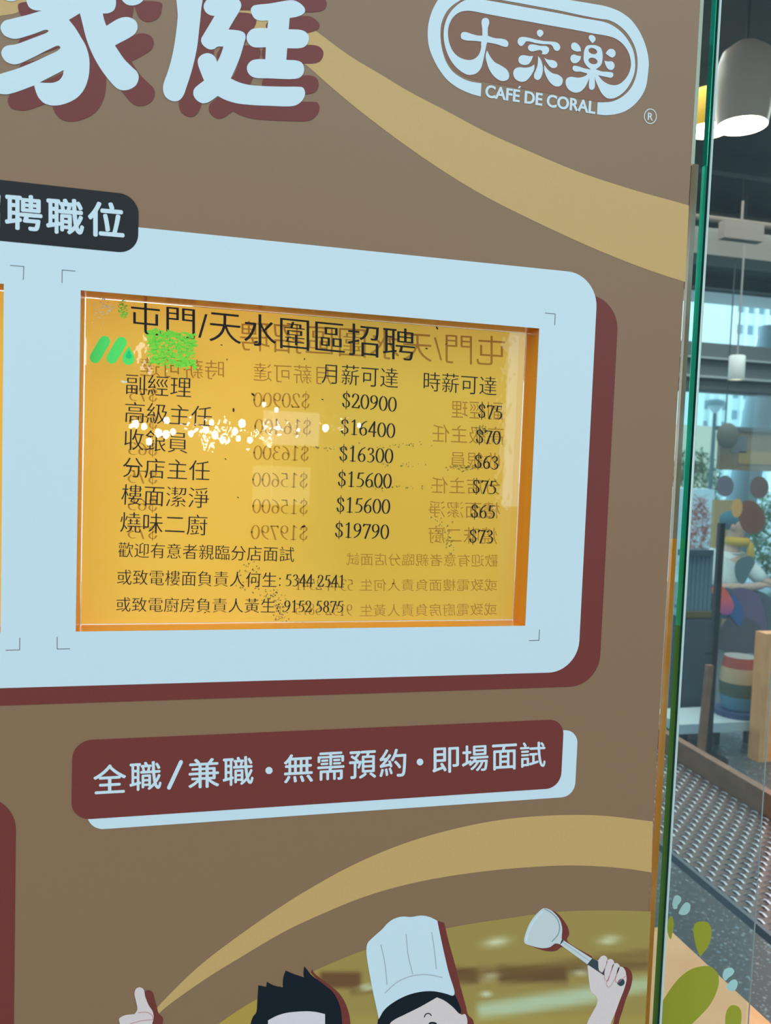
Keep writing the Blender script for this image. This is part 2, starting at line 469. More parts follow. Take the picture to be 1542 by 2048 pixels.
for n_, za, zb2, m_, dx in (('edge_reflection', .05, zo, mat('orange_reflection', lin((250, 150, 36)), .25, .5, noise=(7, lin((252, 190, 120)), .5, .7)), 0), ('edge_reflection', zo, zu, mat('taupe_reflection', lin((176, 140, 118)), .25, .6, noise=(7, lin((210, 190, 180)), .45, .6)), 0), ('edge_reflection', zu, 2.7, mat('cream_reflection', (.97, .9, .72), .2, .6), -.006)):  # added strips: reflections in the glass edge painted orange, taupe and cream
    b = MB(); b.box((x_edge - .0085 + dx, T + .0006, za), (x_edge - .0035 + dx * .8, T + .005, zb2)); b.build(n_, m_, w1)
# second, fixed pane a hand's breadth behind
xe2 = at(1519, 1620, .09)[0]
w2 = pane('window_2', .1, xe2, .085, .090, .05, 2.7, [], glassy('fixed_pane_glass', (.84, .93, .94), 1.5, 0.0, .02)); tag(w2, kind='structure')
b = MB(); b.box((xe2, .085, .05), (xe2 + .0006, .0866, 2.7)); b.build('pane_edge', mat('blue_glass_edge', (.3, .38, .38), .2, .8), w2)

def terrazzo():
    m = mat('dark_terrazzo', (.05, .055, .06), .35, .5); nt = m.node_tree; bs = nt.nodes['Principled BSDF']
    tc = nt.nodes.new('ShaderNodeTexCoord'); last = None
    base = (.075, .082, .088, 1)
    mixc = base
    prev = nt.nodes.new('ShaderNodeRGB'); prev.outputs[0].default_value = base; prev = prev.outputs[0]
    for sc, th, col in ((75, .26, (.2, .23, .25, 1)), (38, .2, (.3, .34, .36, 1)), (22, .15, (.2, .34, .38, 1))):
        v = nt.nodes.new('ShaderNodeTexVoronoi'); v.inputs['Scale'].default_value = sc
        nt.links.new(tc.outputs['Object'], v.inputs['Vector'])
        lt = nt.nodes.new('ShaderNodeMath'); lt.operation = 'LESS_THAN'; lt.inputs[1].default_value = th
        nt.links.new(v.outputs['Distance'], lt.inputs[0])
        mx = nt.nodes.new('ShaderNodeMix'); mx.data_type = 'RGBA'
        nt.links.new(lt.outputs[0], mx.inputs[0]); nt.links.new(prev, mx.inputs[6]); mx.inputs[7].default_value = col
        prev = mx.outputs[2]
    nt.links.new(prev, bs.inputs['Base Color'])
    return m
tag(mesh_obj('bounce_slab', [(-30, 9, -.01), (60, 9, -.01), (60, 88, -.01), (-30, 88, -.01)], [(0, 1, 2, 3)], mat('pale_bounce', (.6, .6, .58), .8, .3, noise=(2, (.5, .5, .5), .3, .7))), kind='structure')  # pale ground slab added to bounce light up onto the soffit
fl = mesh_obj('floor', [(-6, .0, 0), (12, .0, 0), (12, 9, 0), (-6, 9, 0)], [(0, 1, 2, 3)], terrazzo()); tag(fl, kind='structure')
pv = mesh_obj('pavement', [(-30, -30, -.02), (60, -30, -.02), (60, 90, -.02), (-30, 90, -.02)], [(0, 1, 2, 3)], mat('grey_paving', (.13, .13, .125), .8, .3, noise=(3, (.10, .10, .10), .3, .7))); tag(pv, kind='structure')
b = MB(); b.box((-6, .02, 3.25), (12, 6.2, 3.35))
M_ceil = mat('dark_ceiling', (.055, .065, .07), .8, .2, noise=(1.2, (.035, .042, .046), .4, .7))
ce = b.build('ceiling', M_ceil); tag(ce, kind='structure')
b = MB()
for k in range(7): b.box((-4, .9 + k * .8, 3.16), (10, .96 + k * .8, 3.25))
b.build('ceiling_beam', mat('ceiling_beam_paint', (.10, .11, .11), .6, .3), ce)
sl_ = (at(1490, 614, .3)[2] - CAM[2]); YSF = CAM[1] + (3.5 - CAM[2]) / sl_
b = MB(); b.box((-6, 6.2, 3.5), (14, YSF, 3.75))
so = b.build('canopy_soffit', mat('pale_soffit', (.9, .9, .87), .7, .3, noise=(.6, (.8, .84, .84), .4, .6))); tag(so, kind='structure')
b = MB(); b.box((-6, .02, 0), (-5.9, 6.2, 3.25)); b.box((11.9, .02, 0), (12, 6.2, 3.25))
tag(b.build('wall_left', mat('cafe_wall', (.35, .33, .3), .8, .3)), kind='structure')
b = MB(); b.box((-6, .0, 2.72), (12, .16, 3.25)); tag(b.build('trim_1', mat('door_header', (.08, .08, .08), .4, .5)), kind='structure')

# =============================================================================
# THE POSTER
# =============================================================================
post = empty('recruitment_poster', 'large brown and tan recruitment poster with cartoon chef, fixed on the glass door', 'poster')
post.location = (0, 0, 0)
zt, zb = at(1380, -140)[2], at(1300, 2330)[2]
L0 = -.0004; DL = -.00012
def LY(k): return L0 + DL * k
rrect('backing_sheet', -.78, x_post, zb, zt, .012, LY(0), M_brown, post, [win_l, win_n])
# tan ribbons
shape('ribbon', [(440, -60), (560, 5), (600, 38), (640, 68), (700, 112), (760, 148), (820, 184), (895, 223), (970, 263), (1064, 305), (1158, 344), (1271, 381), (1339, 400), (1378, 411, 1), (1370, 564, 1), (1300, 541), (1200, 502), (1100, 457), (982, 399), (910, 357), (820, 297), (720, 222), (660, 172), (610, 128), (560, 92), (470, 40), (400, -60, 1)], LY(1), M_tan, post)
shape('ribbon', [(-70, 50, 1), (0, 32), (40, 22), (110, -60, 1), (-70, -60, 1)], LY(1), M_tan, post)
shape('ribbon', [(300, 2035, 1), (312, 2018), (394, 1936), (492, 1861), (573, 1806), (615, 1780), (700, 1733), (800, 1690), (900, 1660), (1000, 1640), (1100, 1631), (1200, 1631), (1306, 1643, 1), (1303, 1745, 1), (1250, 1737), (1150, 1731), (1050, 1735), (950, 1745), (850, 1761), (772, 1780), (714, 1799), (660, 1821), (573, 1861), (479, 1916), (411, 1958), (322, 2023), (308, 2040, 1)], LY(1), M_tan, post)
# printed photograph of the dining hall, soft focus
def photo_colour(x, y):
    c = np.array([150, 138, 76.]); 
    def mixin(w, col):
        nonlocal c
        w = min(max(w, 0), 1); c = c * (1 - w) + np.array(col) * w
    ss = lambda a, b, t: min(max((t - a) / (b - a), 0), 1) ** 2 * (3 - 2 * min(max((t - a) / (b - a), 0), 1))
    mixin(.5 * ss(1100, 1290, x), (150, 140, 80)); mixin(.75 * (1 - ss(470, 700, x)), (170, 150, 66))
    def band(xa, xb, ya, yb, col, k, e=7, sl=0):
        yy = y - sl * (x - xa)
        mixin(k * ss(xa - e, xa + e, x) * (1 - ss(xb - e, xb + e, x)) * ss(ya - e, ya + e, yy) * (1 - ss(yb - e, yb + e, yy)), col)
    band(640, 722, 1944, 1976, (98, 70, 46), .9); band(900, 958, 1936, 1966, (92, 66, 42), .9); band(995, 1135, 1932, 1965, (96, 72, 46), .9)
    band(955, 998, 1930, 1962, (134, 112, 70), .7); band(1135, 1300, 1930, 1950, (100, 80, 50), .75, 8, -.07); band(700, 1300, 1975, 1992, (112, 92, 52), .6, 6, -.13)
    band(722, 800, 1970, 1980, (170, 180, 130), .6, 5)
    band(955, 1200, 2008, 2040, (178, 206, 176), .85, 10, -.15); band(1200, 1300, 1968, 1998, (176, 204, 170), .75, 9, -.15)
    band(700, 1300, 2030, 2100, (168, 156, 74), .4, 10)
    for cx, cy, rx, ry in ((993, 1884, 26, 9), (1218, 1880, 22, 8), (980, 1955, 18, 5), (1166, 1943, 20, 5), (735, 1974, 18, 5), (972, 1989, 12, 4)):
        d = ((x - cx) / rx) ** 2 + ((y - cy + (x - cx) * .15) / ry) ** 2; mixin(.9 * math.exp(-d * 1.2), (205, 222, 190))
    return c
edge_top = smooth([(405, 2075), (437, 2048), (482, 2017), (511, 2000), (634, 1939), (700, 1911), (730, 1900), (892, 1857), (992, 1840), (1117, 1823.6), (1220, 1820.7), (1300, 1823)], 8, False)
V = []; Fc = []; Cc = []
nx_, ny_ = 150, 44
gx = np.linspace(405, 1302, nx_); top = np.interp(gx, edge_top[:, 0], edge_top[:, 1])
for i in range(nx_):
    for j in range(ny_):
        y = top[i] + (2230 - top[i]) * (j / (ny_ - 1)) ** 1.2
        x = min(gx[i], 1302 - .052 * (y - 1823)); V.append((x, y)); Cc.append(paint(photo_colour(x, y)))
for i in range(nx_ - 1):
    for j in range(ny_ - 1):
        a = i * ny_ + j; Fc += [(a, a + 1, a + ny_ + 1), (a, a + ny_ + 1, a + ny_)]
M_photo = mat('printed_photograph', (1, 1, 1), .42, .35)
vc = M_photo.node_tree.nodes.new('ShaderNodeVertexColor'); vc.layer_name = 'print'
M_photo.node_tree.links.new(vc.outputs[0], M_photo.node_tree.nodes['Principled BSDF'].inputs['Base Color'])
ph = lay('printed_photograph', V, Fc, LY(1.5), M_photo, post)
at_ = ph.data.color_attributes.new('print', 'FLOAT_COLOR', 'POINT')
at_.data.foreach_set('color', np.array([(*c, 1) for c in Cc], 'f').ravel())

# headline characters
k1 = 1 / 4.535
def sc_(P, k, ox, oy): return [(p[0] * k + ox, p[1] * k + oy, *p[2:]) for p in P]
jia = [sc_(q, k1, 0, 0) for q in [
 [(245, -120), (243, 20), (270, 70), (320, 93), (378, 96, 1), (250, 135), (100, 172), (40, 190), (8, 230), (8, 270), (40, 320), (110, 350), (160, 350), (300, 310), (420, 270), (440, 281), (425, 295), (300, 345), (150, 400), (50, 420), (15, 460), (15, 500), (50, 555), (120, 583), (170, 578), (300, 520), (430, 455), (530, 415), (548, 432), (530, 455), (430, 505), (300, 565), (150, 625), (0, 672), (-60, 700), (-90, 760), (-60, 830), (0, 850), (60, 855), (130, 840), (310, 775, 1), (325, 830), (350, 885), (400, 935), (460, 955), (530, 955), (620, 930), (700, 885), (760, 815), (800, 710), (812, 600), (808, 520), (780, 420), (730, 330), (680, 250), (625, 180, 1), (725, 120, 1), (745, 200), (780, 340), (820, 450), (880, 570), (960, 690), (1060, 800), (1110, 818), (1170, 812), (1235, 770), (1258, 700), (1245, 655), (1200, 610), (1130, 540), (1080, 470), (1042, 412, 1), (1200, 325), (1235, 290), (1248, 240), (1230, 190), (1180, 160), (1130, 155), (1070, 172), (965, 235, 1), (945, 180), (932, 122, 1), (980, 120), (1030, 95), (1050, 50), (1052, 0), (1052, -120)],
 [(1075, -120), (1090, -40), (1110, 5), (1150, 40), (1200, 50), (1260, 35), (1300, 0), (1320, -60), (1320, -120)],
 [(8, -120), (12, -50), (40, -5), (90, 10), (140, 5), (170, -30), (180, -120)]]]
jia_h = [sc_([(360, 748, 1), (578, 635, 1), (570, 680), (540, 725), (490, 748), (420, 752)], k1, 0, 0)]
k2 = 1 / 4.406
ting = [sc_(q, k2, 310, 0) for q in [
 [(205, -120), (200, 150), (180, 330), (150, 500), (110, 640), (75, 740), (72, 800), (95, 855), (150, 890), (205, 888), (245, 850), (280, 760), (330, 600), (370, 420), (390, 250), (405, 100), (412, -120)],
 [(500, -25), (465, -8), (435, 30), (430, 70), (450, 110), (490, 135), (525, 140, 1), (490, 200), (430, 300), (408, 340), (408, 370), (430, 405), (480, 435), (520, 432), (550, 412), (603, 410, 1), (580, 480), (548, 548, 1), (530, 505), (500, 478), (460, 468), (410, 485), (380, 520), (378, 560), (400, 630), (432, 710, 1), (380, 750), (345, 785), (338, 830), (360, 875), (410, 908), (450, 908), (490, 890), (552, 845, 1), (620, 880), (720, 910), (850, 925), (1000, 932), (1210, 935), (1260, 918), (1305, 875), (1322, 830), (1318, 795), (1300, 770), (1270, 765), (1100, 763), (950, 758), (830, 748), (740, 725), (668, 692, 1), (710, 600), (750, 500), (785, 380), (798, 330), (790, 295), (760, 275), (710, 265), (648, 260, 1), (700, 170), (745, 95), (760, 50), (752, 15), (730, -8), (690, -25)],
 [(848, 110), (845, 80), (865, 52), (900, 42), (1000, 32), (1100, 15), (1180, 3), (1230, 5), (1280, 30), (1320, 75), (1320, 105), (1295, 130), (1240, 150), (1187, 158, 1), (1178, 258, 1), (1280, 263), (1325, 280), (1355, 320), (1352, 365), (1320, 410), (1270, 425), (1165, 425, 1), (1157, 528, 1), (1240, 532), (1290, 550), (1312, 590), (1310, 640), (1280, 680), (1230, 695), (1000, 690), (880, 685), (835, 660), (812, 620), (815, 575), (850, 535), (900, 522), (972, 522, 1), (977, 417, 1), (870, 415), (830, 390), (808, 345), (812, 305), (850, 260), (900, 248), (990, 248, 1), (997, 180, 1), (930, 182), (880, 165)],
 [(205, -190, 1), (1300, -190), (1360, -160), (1385, -110), (1370, -60), (1310, -35), (900, -45), (600, -50), (205, -60, 1)]]]
o1 = at(33, 130 + 32)[0] - at(0, 130)[0]; o2 = at(0, 162)[2] - at(0, 130)[2]
o1 = at(233, 162)[0] - at(200, 130)[0]; o2 = at(233, 162)[2] - at(200, 130)[2]
for P, hs in ((jia, jia_h), (ting, [])):
    shape('headline_shadow', P, LY(2), M_red, post, hs, off=(o1, o2))
    shape('headline_character', P, LY(3.5), M_white, post, hs)

# logo
A = lambda P: sc_(P, 1 / 6.168, 850, 0); Bq = lambda P: sc_(P, 1 / 6.168, 1070, 0)
ring = A([(688, 1190, 1), (590, 1165), (500, 1130), (400, 1080), (280, 990), (190, 880), (110, 740), (50, 580), (33, 420), (45, 280), (90, 130), (160, 0), (250, -100), (360, -165), (480, -195), (640, -195), (900, -150)]) + \
    Bq([(0, -75), (430, 0), (640, 35), (850, 72), (960, 105), (1060, 150), (1180, 240), (1290, 390), (1370, 580), (1403, 760), (1395, 900), (1365, 1080), (1290, 1220), (1180, 1330), (1080, 1385), (960, 1415), (860, 1420), (765, 1410, 1), (772, 1262, 1), (870, 1262), (960, 1250), (1080, 1190), (1180, 1090), (1240, 960), (1265, 800), (1250, 640), (1190, 490), (1100, 370), (1000, 290), (900, 245), (820, 235), (600, 195), (300, 130), (0, 75)]) + \
    A([(1200, 45), (1000, 10), (900, -8), (740, -37), (640, -50), (560, -45), (470, -15), (400, 25), (330, 75), (260, 155), (205, 280), (190, 400), (205, 580), (260, 760), (340, 880), (450, 960), (560, 1005), (696, 1028, 1)])
inner = A([(765, 523, 1), (740, 640), (715, 760), (690, 840), (640, 900), (580, 922), (520, 920), (430, 870), (350, 790), (290, 690), (245, 560), (230, 430), (245, 300), (300, 170), (400, 60), (490, 5), (560, -12), (640, -12), (740, 0), (1000, 45), (1200, 82)]) + \
    Bq([(0, 110), (300, 165), (600, 225), (850, 270), (950, 310), (1060, 390), (1150, 500), (1210, 620), (1235, 760), (1230, 880), (1190, 1000), (1120, 1110), (1040, 1180), (960, 1215), (890, 1210), (830, 1160), (780, 1070), (745, 980), (735, 920, 1), (777, 925, 1), (820, 980), (880, 1025), (950, 1050), (1020, 1045), (1090, 1000), (1150, 920), (1180, 830), (1180, 740), (1150, 640), (1080, 540), (990, 475), (900, 445), (700, 410), (500, 370), (185, 315)]) + \
    A([(1300, 270), (1100, 235), (750, 170), (600, 140), (520, 133), (430, 150), (350, 210), (300, 300), (283, 410), (300, 530), (350, 640), (430, 710), (530, 740), (600, 730), (660, 680), (690, 600), (696, 515, 1)])
da = [A([(697, 270), (710, 235), (745, 220), (780, 235), (793, 275), (775, 350), (775, 440, 1), (850, 468), (960, 480), (1010, 500), (1030, 540), (1015, 575), (980, 577), (880, 545), (765, 523, 1), (757, 560, 1), (690, 560, 1), (695, 515, 1), (620, 505), (500, 497), (450, 475), (443, 430), (460, 400), (500, 395), (580, 420), (650, 438), (708, 440, 1), (705, 350)]),
      A([(765, 620, 1), (800, 690), (860, 765), (940, 810), (1010, 860), (1038, 920), (1025, 975), (980, 998), (930, 995), (860, 950), (800, 870), (765, 780), (748, 690)])]
jia2 = [A([(1417, 365), (1455, 385), (1458, 420), (1420, 460, 1), (1385, 430), (1383, 385)]),
        A([(1145, 530), (1143, 500), (1165, 465), (1210, 455), (1300, 470)]) + Bq([(0, 485), (100, 505), (230, 515), (280, 530), (310, 570), (305, 610), (275, 628), (240, 615), (215, 570), (190, 550), (100, 545), (0, 530)]) + A([(1300, 515), (1250, 510), (1225, 540), (1200, 565), (1170, 565)]),
        A([(1270, 590), (1285, 555), (1330, 547), (1420, 565), (1500, 570), (1530, 600), (1525, 640), (1490, 672), (1440, 668, 1), (1445, 635), (1420, 618), (1370, 625), (1320, 635), (1285, 620)]),
        A([(1333, 690, 1), (1310, 750), (1270, 795), (1210, 800), (1160, 770), (1155, 720), (1185, 685), (1230, 682), (1290, 692)]),
        A([(1350, 795, 1), (1345, 860), (1300, 940), (1240, 1000), (1180, 1008), (1110, 970), (1088, 900), (1110, 850), (1160, 830), (1230, 835), (1300, 825)]),
        A([(1395, 690, 1), (1430, 740), (1452, 820), (1450, 900), (1420, 970), (1390, 987), (1350, 965), (1345, 920), (1370, 860), (1390, 790)]),
        Bq([(112, 712, 1), (160, 735), (230, 745), (270, 775), (272, 820), (235, 840), (195, 830), (150, 780)]),
        Bq([(115, 800, 1), (150, 850), (210, 900), (290, 925), (340, 970), (335, 1030), (300, 1065), (240, 1060), (180, 1010), (130, 920), (112, 850)])]
le = [Bq([(700, 432), (735, 450), (747, 490), (710, 535, 1), (680, 500), (663, 470), (670, 440)]),
      Bq([(640, 565), (700, 555), (760, 562), (810, 590), (832, 650), (832, 740), (815, 800), (780, 835), (745, 857, 1), (690, 857, 1), (640, 815), (605, 760), (600, 680), (612, 610)]),
      Bq([(465, 830), (480, 812), (530, 818), (600, 840), (680, 855), (745, 855), (820, 880), (920, 888), (960, 900), (965, 935), (940, 958), (880, 950), (777, 928, 1), (735, 925, 1), (680, 940, 1), (660, 990), (620, 1070), (560, 1130), (490, 1142), (410, 1100), (378, 1030), (390, 970), (440, 948), (530, 958), (600, 945), (640, 920), (640, 905, 1), (560, 885), (490, 880), (465, 855)]),
      Bq([(675, 915, 1), (667, 1080), (685, 1105), (710, 1108), (735, 1080), (737, 915, 1)]),
      Bq([(568, 632, 1), (510, 635), (455, 605), (445, 565), (460, 532), (495, 525), (535, 550), (560, 590)]),
      Bq([(568, 692, 1), (555, 740), (510, 778), (465, 775), (437, 735), (445, 690), (480, 672), (520, 685)]),
      Bq([(872, 660, 1), (890, 630), (920, 605), (965, 608), (992, 640), (988, 685), (950, 710), (910, 690)]),
      Bq([(855, 750, 1), (900, 758), (950, 758), (980, 795), (975, 840), (940, 865), (900, 850), (870, 800)])]
def ell(cx, cy, rx, ry, rot, n=14):
    c, s = math.cos(math.radians(rot)), math.sin(math.radians(rot))
    return [(cx + rx * math.cos(t) * c - ry * math.sin(t) * s, cy + rx * math.cos(t) * s + ry * math.sin(t) * c) for t in np.linspace(0, 2 * math.pi, n, endpoint=False)]
shape('logo_ring', ring, LY(2), M_white, post)
# rounded inner field: a soft red-brown reflection put into its colour
M_field = prt('logo_brown', (127, 95, 76))
shape('logo_field', A([(690, 1003, 1), (560, 970), (450, 925), (340, 845), (260, 720), (215, 560), (203, 400), (240, 250), (300, 160), (400, 50), (490, -8), (640, -25), (1200, 70)]) + Bq([(0, 98), (300, 152), (850, 258), (1060, 375), (1160, 500), (1245, 760), (1200, 1000), (1060, 1190), (900, 1245), (770, 1255, 1)]), LY(1), M_field, post)
lo = empty('logo_emblem'); lo.parent = post
for P, hs in (([inner], []), (da, []), (jia2, []), (le, [Bq(ell(713, 630, 55, 36, 20)), Bq(ell(715, 752, 57, 38, 18))])):
    shape('logo_character' if P[0] is not inner else 'logo_inner_ring', P, LY(3 if P[0] is inner else 3.4), M_white, lo, hs)
v, f = glyphs('CAFE DE CORAL'); v = weight(v, f, .034, .022)
lay('logo_lettering', quad(v, (970, 194.5), (1190.5, 228.5), (971.5, 169)), f, LY(2.2), M_white, post)
shape('accent', A([(1145, 1088, 1), (1162, 1060, 1), (1185, 1066, 1), (1165, 1092, 1)]), LY(2.2), M_white, post, sm=False)
shape('registered_mark', Bq(ell(1423, 1435, 80, 96, 0, 24)), LY(2.1), M_metal, post, [Bq(ell(1423, 1435, 68, 83, 0, 24))])
v, f = glyphs('R'); v = weight(v, f, .03, .02)
lay('registered_letter', quad(v, (1070 + 1388 / 6.168, 1478 / 6.168), (1070 + 1456 / 6.168, 1490 / 6.168), (1070 + 1392 / 6.168, 1385 / 6.168)), f, LY(2.2), M_metal, post)

# white notice panel, its red shadow and the black heading tag
pxr = at(1175, 950)[0]; pz1 = at(705, 499)[2]; pz0 = at(545, 1360.5)[2]
rrect('panel_shadow', -.76, at(1219, 950)[0], at(560, 1392.5)[2], at(705, 545)[2], .031, LY(1.7), M_red, post, [win_l, win_n])
rrect('notice_panel', -.74, pxr, pz0, pz1, .031, LY(2.6), M_white, post, [win_l, win_n])
rrect('heading_tag', -.6, at(277, 445)[0], at(120, 493.5)[2], at(120, 373.5)[2], .0155, LY(3.6), M_black, post)
for ch, x0, x1, yt, yb in (('招', -76, 1, 382, 455), ('聘', 10, 85, 389, 461), ('職', 92.4, 168, 396.5, 469), ('位', 176, 249, 404, 475)):
    write_round('heading_character', ch, x0, x1, yt, yb, .085, LY(4.5), M_white, post, .014, .036)
def mark(P): 
    line('crop_mark', P, 1.5, LY(3.4), M_mark, post, False, False)
for P in ([(20.4, 530.5), (47.7, 533)], [(47.7, 532.5), (46.7, 559.5)], [(124, 566), (124.3, 539.7)], [(124, 540), (150.8, 542.2)], [(114.3, 1273.7), (114.3, 1298)], [(114, 1298), (140, 1297.5)],
          [(39.5, 1275), (39.2, 1300)], [(39.5, 1299.8), (11.4, 1300.5)], [(1090, 626), (1111, 628)], [(1110.5, 628), (1109.5, 650)], [(1079, 1259), (1078, 1280.8)], [(1078.5, 1280.5), (1058, 1281)]):
    mark(P)
# red banner
rrect('banner_shadow', at(175, 1600)[0], at(1152, 1530)[0], at(665, 1626)[2], at(665, 1482)[2], .014, LY(1.4), M_white, post)
rrect('banner', at(144, 1560)[0], at(1124, 1510)[0], at(634, 1607.5)[2], at(640, 1459)[2], .0155, LY(2.4), M_red, post)
for ch, x0, x1, yt, yb in (('全', 187, 252, 1529, 1587), ('職', 259, 323, 1523, 1581), ('兼', 377, 438, 1517, 1576), ('職', 445.5, 507, 1513, 1571),
        ('無', 568, 626, 1508, 1565), ('需', 634.5, 689, 1504, 1560.5), ('預', 698, 752, 1501.5, 1557), ('約', 759, 812.6, 1498, 1554),
        ('即', 865, 918, 1494.5, 1546), ('場', 924, 977, 1490, 1542.5), ('面', 984, 1034, 1488, 1540), ('試', 1040, 1091, 1484, 1535)):
    write_round('banner_character', ch, x0, x1, yt, yb, -.055, LY(3.4), M_white, post, .016, .027)
line('banner_slash', [(338, 1575.5), (362, 1524)], 8, LY(3.4), M_white, post, False)
shape('banner_dot', ell(538, 1541, 7.2, 7.2, 0), LY(3.4), M_white, post); shape('banner_dot', ell(840, 1524, 6.6, 6.9, 0), LY(3.4), M_white, post)
rrect('lower_red_block', -.6, at(31, 1750)[0], zb + .01, at(-30, 1590)[2], .031, LY(2), M_red, post)

# cartoon figures
k8 = lambda P: sc_(P, 1 / 2.409, 660, 1780); k7 = lambda P: sc_(P, 1 / 3.084, 200, 1780)
sub = empty('chef_figure'); sub.parent = post
shape('figure_shadow', k8([(517, 148, 1), (550, 158, 1), (575, 260), (600, 350), (625, 450), (655, 560), (665, 600), (688, 625), (695, 660), (700, 1000, 1), (560, 1000, 1), (600, 600)]), LY(2), M_red, sub)
shape('face', k8([(270, 1000, 1), (285, 600), (360, 520), (515, 480), (600, 540), (632, 600), (650, 598), (662, 630), (655, 680), (640, 760), (600, 1000, 1)]), LY(2.7), M_skin, sub)
shape('hair', k8([(230, 1000, 1), (228, 660), (235, 615), (262, 572), (300, 535), (370, 498), (440, 478), (520, 478), (595, 500), (620, 545), (632, 585), (627, 597), (590, 562), (550, 532), (515, 517, 1), (440, 560), (360, 600), (310, 625), (288, 646), (278, 760), (270, 1000, 1)]), LY(3.3), M_hair, sub)
shape('chef_hat', k8([(235, 622, 1), (222, 560), (200, 455), (175, 290), (182, 255), (205, 230), (250, 190), (280, 158), (310, 138), (350, 128), (390, 130), (440, 123), (480, 130), (517, 148, 1), (540, 260), (570, 390), (600, 500), (592, 509), (560, 500), (500, 488), (440, 490), (370, 508), (300, 545), (260, 580)]), LY(3.9), M_white, sub)
for P in ([(245, 265), (264, 350), (275, 455)], [(367, 215), (376, 310), (398, 405)], [(490, 205), (503, 290), (512, 380)], [(265, 495), (330, 440), (400, 413), (470, 408), (540, 421)]):
    line('hat_crease', k8(P), 2, LY(4.2), M_grey, sub)
for P, w in (([(455, 612), (460, 600), (470, 595), (480, 596), (488, 605)], 2), ([(476, 655), (482, 643), (495, 640), (510, 645), (514, 658)], 4)):
    line('eye_line', k8(P), w, LY(3.5), M_hair, sub)
sub = empty('spatula_arm'); sub.parent = post
shape('arm_shadow', k8([(1410, 370, 1), (1430, 372), (1450, 392), (1457, 420), (1450, 465), (1425, 530), (1410, 580), (1392, 640), (1370, 1000, 1), (1300, 1000, 1), (1380, 560)]), LY(2), M_red, sub)
shape('spatula_shadow', k8([(1065, 98, 1), (1090, 108), (1125, 145), (1148, 185), (1152, 215), (1142, 242), (1265, 322, 1), (1240, 350, 1), (1120, 275), (1090, 293), (1045, 295), (1000, 282), (970, 270, 1)]), LY(2), M_red, sub)
shape('forearm', k8([(1240, 365, 1), (1250, 455), (1258, 490), (1285, 515), (1286, 548), (1265, 590), (1238, 646), (1200, 1000, 1), (1335, 1000, 1), (1352, 650), (1375, 590), (1397, 530), (1420, 470), (1429, 425), (1420, 390), (1390, 362), (1350, 345), (1320, 330)]), LY(2.6), M_skin, sub)
shape('spatula_handle', k8([(1118, 238, 1), (1262, 330, 1), (1240, 358, 1), (1108, 262, 1)]), LY(3), M_metal, sub, sm=False)
line('handle_groove', k8([(1120, 250), (1250, 342)]), 1.6, LY(3.2), M_grey, sub)
shape('spatula_blade', k8([(935, 240), (945, 200), (965, 155), (1000, 110), (1030, 88), (1065, 98), (1105, 140), (1118, 180), (1116, 235, 1), (1126, 246, 1), (1110, 262, 1), (1085, 258), (1060, 275), (1020, 280), (975, 270), (938, 256)]), LY(3), M_metal, sub)
line('blade_rim', k8([(1035, 92), (1060, 105), (1095, 140), (1106, 180), (1098, 215), (1070, 248)]), 2, LY(3.2), mat('rim_line', paint((120, 150, 160))), sub)
line('blade_rim', k8([(945, 245), (960, 190), (990, 140), (1020, 105)]), 3, LY(3.2), M_white, sub)
shape('grip', k8([(1262, 330, 1), (1305, 352), (1330, 390), (1325, 415, 1), (1240, 358, 1)]), LY(3), M_grip, sub)
shape('grip_end', k8([(1395, 432), (1410, 428), (1419, 440), (1416, 455), (1400, 463), (1384, 450)]), LY(3.6), M_grip, sub)
for P in ([(1295, 335), (1310, 318), (1325, 317), (1337, 330), (1335, 350), (1322, 380), (1310, 397), (1297, 388), (1293, 362)],
          [(1335, 340), (1352, 332), (1367, 342), (1366, 365), (1350, 405), (1338, 438), (1325, 432), (1322, 400), (1330, 365)],
          [(1365, 358), (1382, 352), (1395, 365), (1388, 395), (1368, 435), (1345, 468), (1332, 455), (1345, 415), (1355, 385)],
          [(1392, 372), (1410, 372), (1424, 392), (1424, 415), (1405, 432), (1385, 445), (1375, 440), (1378, 415)]):
    shape('finger', k8(P), LY(3.3), M_skin, sub); 
    line('finger_line', k8(P[3:8]), 1.1, LY(3.8), M_pink, sub)
sub = empty('cook_figure'); sub.parent = post
shape('hair_shadow', k7([(1300, 510, 1), (1308, 488, 1), (1325, 515), (1400, 575), (1470, 632), (1510, 690), (1535, 760), (1545, 827), (1550, 1300, 1), (1400, 1300, 1), (1450, 700)]), LY(2), M_red, sub)
shape('face', k7([(1033, 1300, 1), (1035, 800), (1090, 770), (1150, 748), (1270, 740), (1392, 758, 1), (1388, 1300, 1)]), LY(2.6), M_skin2, sub)
shape('hair', k7([(925, 1300, 1), (928, 835), (945, 780), (963, 757), (970, 690), (977, 588, 1), (1025, 598, 1), (1030, 567, 1), (1075, 590), (1128, 600, 1), (1130, 545), (1145, 497, 1), (1200, 520), (1256, 538, 1), (1256, 500), (1260, 470, 1), (1305, 525), (1380, 582), (1440, 635), (1478, 710), (1492, 800), (1495, 1300, 1), (1392, 1300, 1), (1388, 765, 1), (1330, 752), (1270, 748), (1150, 758), (1090, 776), (1036, 804, 1), (1033, 1300, 1)]), LY(3.2), M_hair, sub)
sub = empty('thumb_up_hand'); sub.parent = post
shape('hand_shadow', k7([(278, 628), (300, 618), (325, 632), (338, 680), (350, 720), (362, 760), (388, 790), (385, 830), (380, 1100, 1), (280, 1100, 1), (270, 720)]), LY(2), M_red, sub)
